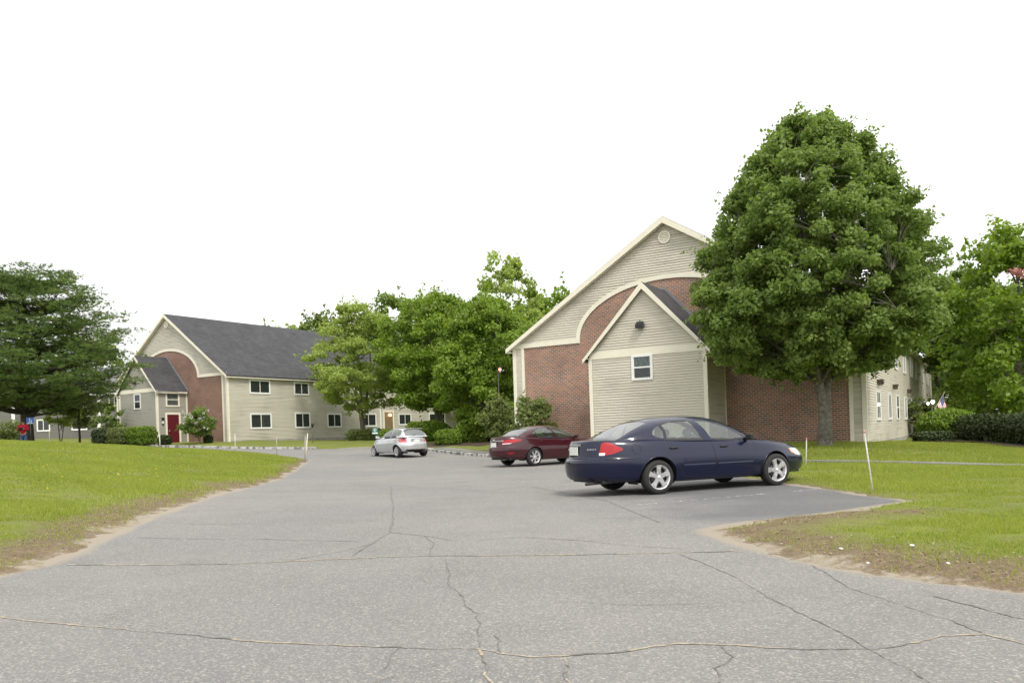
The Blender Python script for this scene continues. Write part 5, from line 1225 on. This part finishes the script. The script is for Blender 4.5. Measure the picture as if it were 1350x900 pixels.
blue = dict(res=.009, paint='blue', W=1.85, wb=2.756, xr=-1.36, xf=4.0, nf=3.4, nr=4.6, ny=2.4, Rw=.325, Ra=.385,
    zbot=[(-1.5, .32), (-.6, .265), (0, .24), (.5, .215), (2.3, .215), (2.8, .22), (3.4, .24), (3.8, .27)],
    shoulder=[(-1.44, 1.0), (-1.05, 1.045), (-.3, 1.04), (.3, 1.02), (1.2, .985), (2.1, .955), (2.5, .93), (3.0, .87), (3.5, .785), (3.8, .70), (3.96, .64)],
    fin=[(0, -.10), (.12, -.02), (.35, 0), (.6, -.01), (.82, -.06), (1, -.16)], rin=[(0, .08), (.1, .02), (.3, 0), (.45, .0), (.53, .02), (.60, .085), (.8, .095), (.95, .105), (1, .13)],
    wx=[(-1.2, .97), (-.4, .99), (.8, 1.0), (1.8, 1), (2.8, .985), (3.8, .95)], wh=[(0, .86), (.06, .93), (.2, .965), (.42, 1.0), (.55, .998), (.75, .965), (.9, .925), (1, .865)],
    crown=[(-1.2, .012), (-.6, .045), (1, .04), (2.4, .06), (3.2, .075), (3.8, .02)],
    rearpoly={'taillight': [(.62, .77), (.68, .98), (.74, 1.01), (.83, 1.01), (1.06, .90), (1.085, .865), (1.05, .85), (.9, .795), (.72, .77)], 'reverse_lamp': [(.62, .77), (.73, .77), (.745, .815), (.63, .815)]},
    frontpoly={'headlight': [(.50, .60), (.55, .70), (.82, .735), (1.06, .745), (1.09, .70), (.98, .61), (.75, .585)], 'turn_lamp': [(.98, .62), (1.07, .74), (1.17, .745), (1.13, .66)], 'grille': [(0, .56), (0, .64), (.38, .64), (.32, .56)]},
    doors=[[(.20, 1.02), (.22, .80), (.50, .42), (.56, .30), (1.28, .29), (1.27, .6), (1.22, .99)], [(1.22, .99), (1.27, .6), (1.28, .29), (2.18, .29), (2.28, .55), (2.24, .95)]],
    handles=[(.36, .86), (1.50, .85)], mold=[[(.52, .53), (1.25, .53)], [(1.30, .53), (2.14, .53)]], moldmat=1, mirror=(2.06, 1.02), spokes=5, spw=(.034, .055), plate=(0, .86), ptilt=0, badgebar=(-.22, .22, .955, .03),
    green=dict(top=[(-.84, 1.055), (-.6, 1.155), (-.3, 1.29), (0, 1.395), (.25, 1.445), (.6, 1.475), (.95, 1.48), (1.3, 1.465), (1.6, 1.415), (1.9, 1.31), (2.2, 1.165), (2.5, 1.005), (2.66, .93)],
        base=[(-.84, 1.045), (-.3, 1.035), (.5, 1.0), (1.5, .965), (2.3, .93), (2.66, .92)], yb=[(-.84, .64), (-.4, .76), (.1, .80), (.8, .83), (1.6, .82), (2.2, .78), (2.66, .66)], tum=.46, n=3.6, rail=.72, frail=.93,
        side=[[(.20, 1.045), (.06, 1.075), (-.02, 1.125), (0, 1.18), (.10, 1.26), (.20, 1.305), (.225, 1.20), (.20, 1.045)], [(.26, 1.045), (.28, 1.2), (.26, 1.31), (.45, 1.35), (.70, 1.37), (.90, 1.37), (.98, 1.20), (1.03, 1.025)], [(1.25, 1.015), (1.17, 1.20), (1.07, 1.37), (1.3, 1.355), (1.5, 1.31), (1.75, 1.215), (1.98, 1.085), (2.07, 1.01), (1.7, .99)]],
        ws=(1.58, 2.60), wsy=[(1.4, .47), (1.7, .52), (2.0, .57), (2.5, .64), (2.7, .64)], rw=(-.74, .02), rwy=[(-.8, .60), (-.5, .565), (-.2, .52), (.1, .45)], seats=(.25, 1.1), dash=2.05, shelf=1.0))
car, rear, yside, frontx = make_car('parked_car', 'dark blue four-door sedan parked nearest with red tail lamp and five-spoke wheels', (2.37, 16.15, .005), R(24), blue); car.scale = (1.055, 1.03, 1.02)
# fuel flap, bumper crease and rear bumper step
mb = MB()
for i in range(25):
    a0, a1 = 2 * math.pi * i / 24, 2 * math.pi * (i + 1) / 24
for sgn in (-1,):
    path = [(-.42 + .085 * math.cos(a), sgn * (yside(-.42 + .085 * math.cos(a), .87 + .085 * math.sin(a)) + .0), .87 + .085 * math.sin(a)) for a in [2 * math.pi * i / 24 for i in range(25)]]
    mb.tube(path, .002, 4, cap=False)
mb.build('fuel_flap', M['black'], car)
mb = MB()
for sgn in (1, -1):
    path = [(x, sgn * (yside(x, .70) + .001), .70) for x in np.linspace(-1.0, -.36, 12)]; mb.tube(path, .004, 4, cap=False)
path = [(rear(y, .715) - .003, y, .715) for y in np.linspace(-.72, .72, 30)]; mb.tube(path, .006, 4, cap=False)

mb.build('bumper_seam', M['black'], car)
# lettering blocks either side of the plate
mb = MB()
for y, w in ((-.50, .10), (-.40, .05), (.36, .17)):
    n_ = int(w / .022)
    for i in range(n_): mb.box((rear(y + i * .024, .885) - .006, y + i * .024, .885), (.006, .015, .026))
mb.build('boot_lettering', M['chrome'], car)

maroon = dict(res=.014, paint='maroon', W=1.755, wb=2.67, xr=-1.24, xf=3.6, nf=3.3, nr=3.8, ny=2.4, Rw=.318, Ra=.372,
    zbot=[(-1.2, .32), (-.5, .25), (0, .22), (.5, .2), (2.2, .2), (3.56, .25)],
    shoulder=[(-1.14, 1.02), (-.8, 1.055), (-.3, 1.04), (.3, 1.0), (1.2, .965), (2.1, .93), (2.6, .90), (3.1, .80), (3.4, .70), (3.56, .62)],
    fin=[(0, -.10), (.12, -.02), (.35, 0), (.6, -.02), (1, -.16)], rin=[(0, .10), (.1, .02), (.35, 0), (.5, .02), (.62, .07), (.8, .09), (.95, .09), (1, .11)],
    wx=[(-1, .96), (-.4, .99), (1.5, 1), (2.8, .98), (3.56, .94)], wh=[(0, .87), (.06, .93), (.2, .965), (.45, 1.0), (.6, .995), (.8, .955), (.92, .91), (1, .85)],
    crown=[(-1, .01), (-.6, .04), (1, .04), (2.4, .06), (3.1, .06), (3.56, .02)],
    rearpoly={'taillight': [(.38, .80), (.40, .93), (.75, .975), (1.12, .95), (1.08, .90), (.80, .84), (.62, .80)], 'reverse_lamp': [(.38, .80), (.62, .80), (.72, .825), (.40, .825)], 'reflector': [(.62, .46), (.85, .46), (.84, .50), (.62, .50)]},
    frontpoly={'headlight': [(.45, .56), (.5, .66), (1.05, .74), (1.0, .62), (.7, .56)]},
    doors=[[(.12, 1.0), (.18, .78), (.48, .42), (.52, .28), (1.18, .27), (1.18, .6), (1.14, .97)], [(1.14, .97), (1.18, .6), (1.18, .27), (2.08, .27), (2.16, .55), (2.12, .93)]],
    handles=[(.36, .86), (1.36, .84)], mold=[], darkhandle=0, mirror=(1.95, 1.0), darkmirror=0, spokes=7, spw=(.020, .034), plate=(0, .78), badgebar=(-.40, .40, .90, .035),
    green=dict(top=[(-.66, 1.075), (-.4, 1.18), (-.1, 1.30), (.2, 1.375), (.5, 1.415), (.85, 1.435), (1.2, 1.425), (1.5, 1.37), (1.8, 1.26), (2.1, 1.12), (2.5, .95), (2.62, .90)],
        base=[(-.66, 1.065), (-.2, 1.03), (.5, .985), (1.5, .945), (2.3, .905), (2.62, .895)], yb=[(-.66, .60), (-.3, .70), (.2, .76), (.8, .79), (1.5, .78), (2.1, .74), (2.62, .62)], tum=.46, n=3.6, rail=.72, frail=.93,
        side=[[(.18, 1.04), (.04, 1.07), (.02, 1.11), (.12, 1.22), (.18, 1.25), (.22, 1.04)], [(.24, 1.03), (.20, 1.26), (.5, 1.34), (.88, 1.365), (.98, 1.15), (1.0, 1.0)], [(1.10, .99), (1.08, 1.15), (1.0, 1.365), (1.25, 1.35), (1.5, 1.30), (1.8, 1.18), (2.06, 1.0), (1.7, .975)]],
        ws=(1.5, 2.55), wsy=[(1.4, .54), (2.0, .62), (2.6, .62)], rw=(-.54, .02), rwy=[(-.6, .56), (-.3, .52), (.1, .44)], seats=(.15, 1.05), dash=1.95, shelf=1.0))
car2, rear, yside, frontx = make_car('parked_car', 'maroon four-door sedan parked between the blue sedan and the silver hatchback', (.17, 30.2, t1(.17, 30.2) + .01), R(38), maroon); car2.scale = (1.05, 1.04, 1.04)
mb = MB(); mb.bb(-.04, .04, 0, .01, 0, .1) if False else None
mb.tube([(rear(-.05, .95) - .02, -.05, .925), (rear(-.04, .95) - .02, -.042, .975)], .007, 5); mb.tube([(rear(.05, .95) - .02, .05, .925), (rear(.04, .95) - .02, .042, .975)], .007, 5); mb.tube([(rear(0, .95) - .02, -.045, .95), (rear(0, .95) - .02, .045, .95)], .007, 5)
mb.build('badge', M['chrome'], car2)

silver = dict(tailmat='palelens', tuck=.045, res=.018, paint='silver', W=1.695, wb=2.5, xr=-.70, xf=3.30, nf=3.2, nr=6.5, ny=2.4, Rw=.30, Ra=.35,
    zbot=[(-.7, .34), (-.4, .27), (0, .23), (.5, .21), (2.2, .21), (3.3, .27)],
    shoulder=[(-.66, .99), (-.3, 1.0), (.3, .99), (1.2, .96), (2.0, .93), (2.5, .90), (3.0, .79), (3.2, .70), (3.3, .62)],
    fin=[(0, -.10), (.12, -.02), (.35, 0), (.6, -.02), (1, -.18)], rin=[(0, .10), (.1, .02), (.35, 0), (.5, .02), (.62, .06), (.8, .08), (1, .14)],
    wx=[(-.7, .96), (0, .99), (1.5, 1), (2.6, .98), (3.3, .93)], wh=[(0, .88), (.06, .93), (.2, .965), (.45, 1.0), (.6, .995), (.8, .955), (.92, .92), (1, .87)],
    crown=[(-.7, .0), (0, .03), (1, .03), (2.2, .06), (3.0, .06), (3.3, .02)],
    rearpoly={'taillight': [(.50, .70), (.54, .93), (.72, .98), (1.02, .90), (1.0, .80), (.82, .70)], 'reverse_lamp': [(.50, .70), (.82, .70), (.84, .735), (.5, .735)], 'bumper_insert': [(0, .30), (0, .38), (.6, .38), (.64, .30)]},
    frontpoly={'headlight': [(.45, .58), (.5, .68), (1.0, .76), (.95, .64), (.7, .58)]},
    doors=[[(.62, .98), (.66, .6), (.70, .28), (1.98, .27), (2.02, .55), (1.98, .93)]], handles=[(.85, .86)], mold=[], darkhandle=0, mirror=(1.85, 1.02), darkmirror=0, spokes=9, spw=(.016, .026), plate=(0, .80),
    green=dict(dense=1, top=[(-.60, 1.0), (-.52, 1.12), (-.42, 1.26), (-.28, 1.39), (-.05, 1.445), (.35, 1.47), (.8, 1.475), (1.15, 1.45), (1.5, 1.36), (1.85, 1.20), (2.2, 1.02), (2.42, .92)],
        base=[(-.60, .99), (.5, .975), (1.5, .945), (2.42, .90)], yb=[(-.60, .68), (-.3, .74), (.3, .765), (.8, .77), (1.5, .76), (2.0, .72), (2.42, .62)], tum=.42, n=3.8, rail=.72, frail=1.02, bowr=.10,
        side=[[(-.10, 1.04), (-.26, 1.14), (-.20, 1.28), (0, 1.34), (.56, 1.385), (.58, 1.02)], [(.66, 1.015), (.64, 1.385), (1.0, 1.38), (1.3, 1.32), (1.6, 1.21), (1.9, 1.0)]],
        ws=(1.25, 2.35), wsy=[(1.2, .56), (2.0, .62), (2.4, .62)], rw=(-.60, -.20), rwz=1.05, rwy=[(-.6, .58), (-.2, .50)], seats=(.35, 1.15), dash=1.8, shelf=.9))
car3, rear, yside, frontx = make_car('parked_car', 'small silver three-door hatchback parked farthest with its rear to the camera', (-5.7, 43.3, t1(-5.8, 44) + .01), R(126), silver); car3.scale = (1.10, 1.10, 1.07)
mb = MB(); mb.bb(-.30, -.22, -.52, .52, 1.40, 1.425); mb.build('spoiler', M['silver'], car3)
mb = MB(); xx = rear(.25, .80) - .008; mb.box((xx, 0, .90), (.02, .56, .03)); mb.box((xx + .004, 0, .80), (.012, .62, .22)); mb.build('plate_recess', simple('grey_recess', (.34, .35, .36), .5), car3)
mb = MB(); mb.tube([(-.56, 0, 1.12), (-.60, .22, 1.11)], .008, 4); mb.build('rear_wiper', M['black'], car3)
# ------------------------------------------------------------------ small things
def stake(label, x, y, h, lean=(0, 0), r=.022, mat='stake', tip=None, z=None, group='marker stakes along the asphalt'):
    z = gz(x, y) if z is None else z
    mb = MB(); a = Vector((x, y, z - .15)); b = Vector((x + lean[0], y + lean[1], z + h)); mb.tube([a, a.lerp(b, .5), b], [r, r, r * .92], 7)
    if tip: mb.tube([b - (b - a).normalized() * .04, b + Vector((0, 0, .012))], [r * 1.05, r * 1.05], 7, 1)
    mb.ball(tuple(b), r, 5, 1 if tip else 0)
    o = mb.build('marker_stake', [M[mat]] + ([M[tip]] if tip else []))
    return tag(o, label, 'stake', group)
M['tippink'] = simple('pink_flagging_tip', (.65, .30, .30), .6)
stake('leaning white stake with pink tip in the grass beyond the blue sedan bay', 6.22, 13.9, 1.05, (-.11, .05), .014, tip='tippink')
stake('short white stake just beyond the front of the blue sedan', 8.1, 22.3, .75, (.05, 0), .016, tip='tippink', z=.1)
stake('white stake at the kerb in front of the red door', -26.9, 60.3, .98, (-.02, 0), .045)
stake('thin grey stake on the lawn left of the hedge blocks', -26.6, 45.5, .72, (0, 0), .028, 'stake2')
stake('pale stake on the lawn before the corner of the left building', -17.6, 50, 1.0, (.02, 0), .03)
stake('grey stake on the far lawn edge below the first lower windows', -12.6, 42, 1.15, (.02, 0), .025, 'stake2', z=.42)
stake('upright grey stake at the tip of the left lawn', -9.75, 36.8, 1.25, (.05, 0), .025, 'stake2', z=.22)
stake('leaning white stake beside the upright grey one at the lawn tip', -9.85, 37.2, 1.3, (.16, 0), .028, z=.28)

def text(body, size, loc, rot, mat, parent, name='lettering'):
    cu = bpy.data.curves.new(name, 'FONT'); cu.body = body; cu.size = size; cu.align_x = 'CENTER'; cu.align_y = 'CENTER'; cu.extrude = .001
    o = bpy.data.objects.new(name, cu); col.objects.link(o); o.parent = parent; o.location = loc; o.rotation_euler = rot; cu.materials.append(mat); return o
# green sign on a post beyond the silver hatchback
t = thing('green_sign', 'small green square sign with white emblem on a thin post behind the silver hatchback', 'sign', (-9.7, 55.2, gz(-9.7, 55.2)))
mb = MB(); mb.tube([(0, 0, -.2), (0, 0, 1.35)], .03, 6); mb.build('post', M['iron'], t)
mb = MB(); mb.prism([(-.22, -.03, .85), (.22, -.03, .85), (.22, -.03, 1.18), (.12, -.03, 1.34), (-.12, -.03, 1.34), (-.22, -.03, 1.18)], (0, .02, 0)); pn = mb.build('panel', M['signgreen'], t)
mb = MB()
ring = [(.105 * math.cos(a), -.04, 1.16 + .105 * math.sin(a)) for a in [2 * math.pi * i / 20 for i in range(21)]]; mb.tube(ring, .014, 5, cap=False)
mb.bb(-.18, .18, -.045, -.032, .90, .985); mb.bb(-.03, .03, -.045, -.032, 1.10, 1.2); mb.build('emblem', M['signwhite'], pn)
# blue accessible-parking sign by the pine
t = thing('parking_sign', 'blue accessible-parking sign with white wheelchair symbol beside the pine trunk', 'sign', (-28.2, 46.4, gz(-28.2, 46.4)))
mb = MB(); mb.tube([(0, 0, -.2), (0, 0, 1.6)], .03, 6); mb.build('post', M['iron'], t)
mb = MB(); mb.bb(-.21, .21, -.05, -.03, 1.22, 1.58); pn = mb.build('panel', M['signblue'], t)
mb = MB(); mb.tube([(.03 + .075 * math.cos(a), -.055, 1.35 + .075 * math.sin(a)) for a in np.linspace(-3.4, .5, 14)], .011, 5)
mb.ball((-.02, -.055, 1.52), .022, 6); mb.tube([(-.02, -.056, 1.49), (0, -.056, 1.40), (.08, -.056, 1.40), (.12, -.056, 1.31)], .013, 5); mb.tube([(-.01, -.056, 1.45), (.06, -.056, 1.45)], .010, 5); mb.bb(-.19, .19, -.055, -.048, 1.225, 1.25); mb.build('wheelchair_symbol', M['signwhite'], pn)
# path lantern on a thin pole before the left building
t = thing('path_lantern', 'small dark lantern on a thin pole before the lower windows of the left building', 'lamp', (-16.0, 63.0, gz(-16, 63)))
mb = MB(); mb.tube([(0, 0, -.2), (0, 0, 1.25)], .03, 6); mb.build('pole', simple('grey_pole', (.12, .115, .10), .6), t)
mb = MB(); mb.lathe([(.05, 1.22), (.09, 1.25), (.11, 1.45), (.13, 1.47), (.02, 1.56)], 8); mb.build('lantern_head', M['iron'], t)
mb = MB(); mb.lathe([(.085, 1.27), (.1, 1.44)], 8); mb.build('lens', simple('frosted_lens', (.3, .3, .28), .4), t)
# glowing red lamp on a pole among the trees
t = thing('lamp_post', 'dark pole with a lit red lamp among the trees left of the brick gable', 'lamp', (-.95, 50.5, gz(-.95, 50.5)))
mb = MB(); mb.tube([(0, 0, -.2), (0, 0, 5.0)], [.04, .025], 8); mb.tube([(0, 0, 4.95), (.12, -.05, 5.02)], .03, 6); mb.build('pole', M['iron'], t)
mb = MB(); mb.lathe([(.02, 5.02), (.13, 4.99), (.15, 4.93)], 12, 'Z', (.12, -.05, .08)); mb.build('hood', M['iron'], t)
mb = MB(); mb.ball((.12, -.05, 4.93), .085, 8); mb.build('bulb', M['glowred'], t)
# twin lit globes and the flag at the far corner on the right
t = thing('globe_lamp', 'pair of lit white globes on a post beside the flag', 'lamp', (23.85, 45.5, .15))
mb = MB(); mb.tube([(0, 0, -.3), (0, 0, 1.95)], .045, 8); mb.tube([(-.22, 0, 1.92), (0, 0, 1.95), (.12, 0, 1.98)], .025, 6); mb.build('post', M['iron'], t)
mb = MB(); mb.ball((-.22, 0, 2.02), .07, 8); mb.build('globe', M['glow'], t)
mb = MB(); mb.ball((.06, 0, 2.10), .10, 8); mb.build('globe', M['glow'], t)
t = thing('flag', 'small striped flag with blue canton slanting from a short pole on the right', 'flag', (23.05, 44, -.35)); t.scale = (1.15,) * 3
mb = MB(); mb.tube([(-.35, 0, 0), (-.3, 0, 1.2), (.62, 0, 2.65)], [.02, .02, .015], 6); mb.ball((.63, 0, 2.67), .03, 5); mb.build('pole', simple('pole_wood', (.45, .38, .28), .6), t)
ax = Vector((.92, 0, 1.45)).normalized(); dn = Vector((.35, 0, -.94)).normalized()
FR = M['signwhite']; fr = simple('flag_red', (.42, .04, .06), .8); fb = simple('flag_blue', (.05, .06, .20), .8)
mb = MB(); org = Vector((.60, 0, 2.61)); n_ = 13; Lh, Lf = .62, .95    # hoist along the pole, fly hanging
def fp(u, v): # u down the pole, v along the fly
    p = org - ax * u * Lh * 1.0 + (dn * .75 - ax * .25).normalized() * v * Lf; p.y += .05 * math.sin(v * 7 + u * 3); return p
K = 10
for i in range(n_):
    for k in range(K):
        v0, v1 = k / K, (k + 1) / K; c_ = 2 if (i < 7 and k < 4) else (0 if i % 2 == 0 else 1)
        mb.poly([fp(i / n_, v0), fp(i / n_, v1), fp((i + 1) / n_, v1), fp((i + 1) / n_, v0)], [(0, 1, 2, 3)], c_, True)
cl = mb.build('cloth', [fr, FR, fb], t)
mb = MB()
for i in range(5):
    for k in range(6):
        c = fp(.05 + i * .1, .03 + k * .065); mb.ball((c.x, c.y - .012, c.z), .012, 3)
mb.build('stars', M['signwhite'], cl)

# scraps and stones by the right-hand corner
for (x, y, s, lb) in ((3.05, 7.55, .018, 'small white scrap of litter in the dry grass'), (3.75, 7.6, .022, 'white paper scrap in the grass farther right'), (3.55, 6.6, .016, 'small pale pebble at the asphalt edge'), (2.95, 6.75, .015, 'pale stone on the sandy rim')):
    mb = MB(); mb.ball((0, 0, 0), s, 5, 0, (1.2, .9, .45)); o = mb.build('litter', M['signwhite']); o.location = (x, y, t1(x, y) + .075); o.rotation_euler = (.2, .1, s * 30)
    for v in o.data.vertices: v.co *= 1 + random.uniform(-.25, .25)
    tag(o, lb, 'litter')

# ------------------------------------------------------------------ person in red by the pine
def person(x, y, z, rz):
    t = thing('person', 'person in red jacket, dark cap and blue jeans standing by the pine', 'person', (x, y, z), rz)
    def skin_mesh(name, verts, edges, rad, mat, sub=2):
        me = bpy.data.meshes.new(name); me.from_pydata(verts, edges, []); o = bpy.data.objects.new(name, me); col.objects.link(o); o.parent = t
        s = o.modifiers.new('skin', 'SKIN'); s.use_smooth_shade = True
        for i, r_ in enumerate(rad):
            r_ = r_ if hasattr(r_, '__len__') else (r_, r_); me.skin_vertices[0].data[i].radius = r_; me.skin_vertices[0].data[i].use_root = (i == 0)
        b = o.modifiers.new('sub', 'SUBSURF'); b.levels = sub; b.render_levels = sub
        me.materials.append(mat); return o
    # facing -y: one continuous figure, hands raised to the chest
    V = [(0, 0, .95), (0, 0, 1.15), (0, -.01, 1.34), (0, 0, 1.44), (0, -.01, 1.52), (0, -.02, 1.60), (0, -.015, 1.68),
         (.18, 0, 1.38), (.27, -.04, 1.14), (.08, -.27, 1.20), (.035, -.31, 1.22), (-.18, 0, 1.38), (-.27, -.04, 1.14), (-.08, -.27, 1.20), (-.035, -.31, 1.22),
         (.10, 0, .88), (.12, -.02, .50), (.13, 0, .10), (.14, -.14, .04), (-.10, 0, .88), (-.12, -.02, .50), (-.13, 0, .10), (-.14, -.14, .04)]
    E_ = [(0, 1), (1, 2), (2, 3), (3, 4), (4, 5), (5, 6), (2, 7), (7, 8), (8, 9), (9, 10), (2, 11), (11, 12), (12, 13), (13, 14), (0, 15), (15, 16), (16, 17), (17, 18), (0, 19), (19, 20), (20, 21), (21, 22)]
    rad = [.14, .14, .15, .06, .065, .09, .07, .075, .055, .04, .03, .075, .055, .04, .03, .09, .065, .045, .04, .09, .065, .045, .04]
    skin_mesh('body', V, E_, rad, M['skin'])
    # clothes follow the body
    J = [(0, 0, .86), (0, 0, 1.15), (0, -.01, 1.35), (0, 0, 1.43), (.19, 0, 1.385), (.285, -.04, 1.14), (.10, -.25, 1.19), (-.19, 0, 1.385), (-.285, -.04, 1.14), (-.10, -.25, 1.19)]
    skin_mesh('jacket', J, [(0, 1), (1, 2), (2, 3), (2, 4), (4, 5), (5, 6), (2, 7), (7, 8), (8, 9)], [.19, .185, .185, .085, .10, .08, .06, .10, .08, .06], M['red'])
    Jn = [(0, 0, .95), (.10, 0, .84), (.12, -.02, .50), (.13, 0, .12), (-.10, 0, .84), (-.12, -.02, .50), (-.13, 0, .12)]
    skin_mesh('jeans', Jn, [(0, 1), (1, 2), (2, 3), (0, 4), (4, 5), (5, 6)], [.165, .11, .085, .07, .11, .085, .07], M['jeans'])
    mb = MB()
    for s in (-1, 1): mb.ball((s * .135, -.06, .05), .09, 8, 0, (.55, 1.5, .6))
    mb.build('shoes', M['black'], t)
    mb = MB(); mb.ball((0, -.01, 1.655), .108, 10, 0, (.95, 1.08, .8)); mb.lathe([(.001, 0), (.095, .0), (.095, .014), (.001, .014)], 16, 'Z', (0, -.09, 1.635)); mb.build('cap', M['cap'], t)
    mb = MB(); mb.ball((0, -.105, 1.57), .016, 5); 
    for s in (-1, 1): mb.ball((s * .095, 0, 1.575), .022, 5, 0, (.4, 1, 1.4))
    for s in (-1, 1):
        for k in range(4): mb.tube([(s * .05, -.31, 1.18 + k * .022), (s * .025, -.345, 1.185 + k * .022), (s * .0 + s * .004, -.35, 1.185 + k * .022)], .009, 5)
        mb.tube([(s * .05, -.30, 1.26), (s * .03, -.32, 1.29), (s * .01, -.335, 1.285)], .0095, 5)
    mb.build('hands_and_face', M['skin'], t)
    mb = MB()
    for s in (-1, 1): mb.ball((s * .034, -.098, 1.60), .010, 5)
    mb.build('eyes', M['black'], t)
    mb = MB(); mb.bb(-.035, .035, -.104, -.098, 1.525, 1.535); mb.build('mouth', simple('lips', (.3, .1, .09), .5), t)
    return t
person(-29.0, 47, 1.32, R(12))
mb = MB(); mb.box((0, 0, 0), (.24, .10, .17)); mb.lathe([(.045, 0), (.055, -.07), (.045, -.09)], 12, 'Y', (0, -.05, 0))
o = mb.build('camera_bag', M['black'], None, .02); o.location = (-28.92, 46.62, 2.52); o.rotation_euler = (0, 0, R(12)); tag(o, 'small dark bag or camera held in front of the red jacket', 'bag')
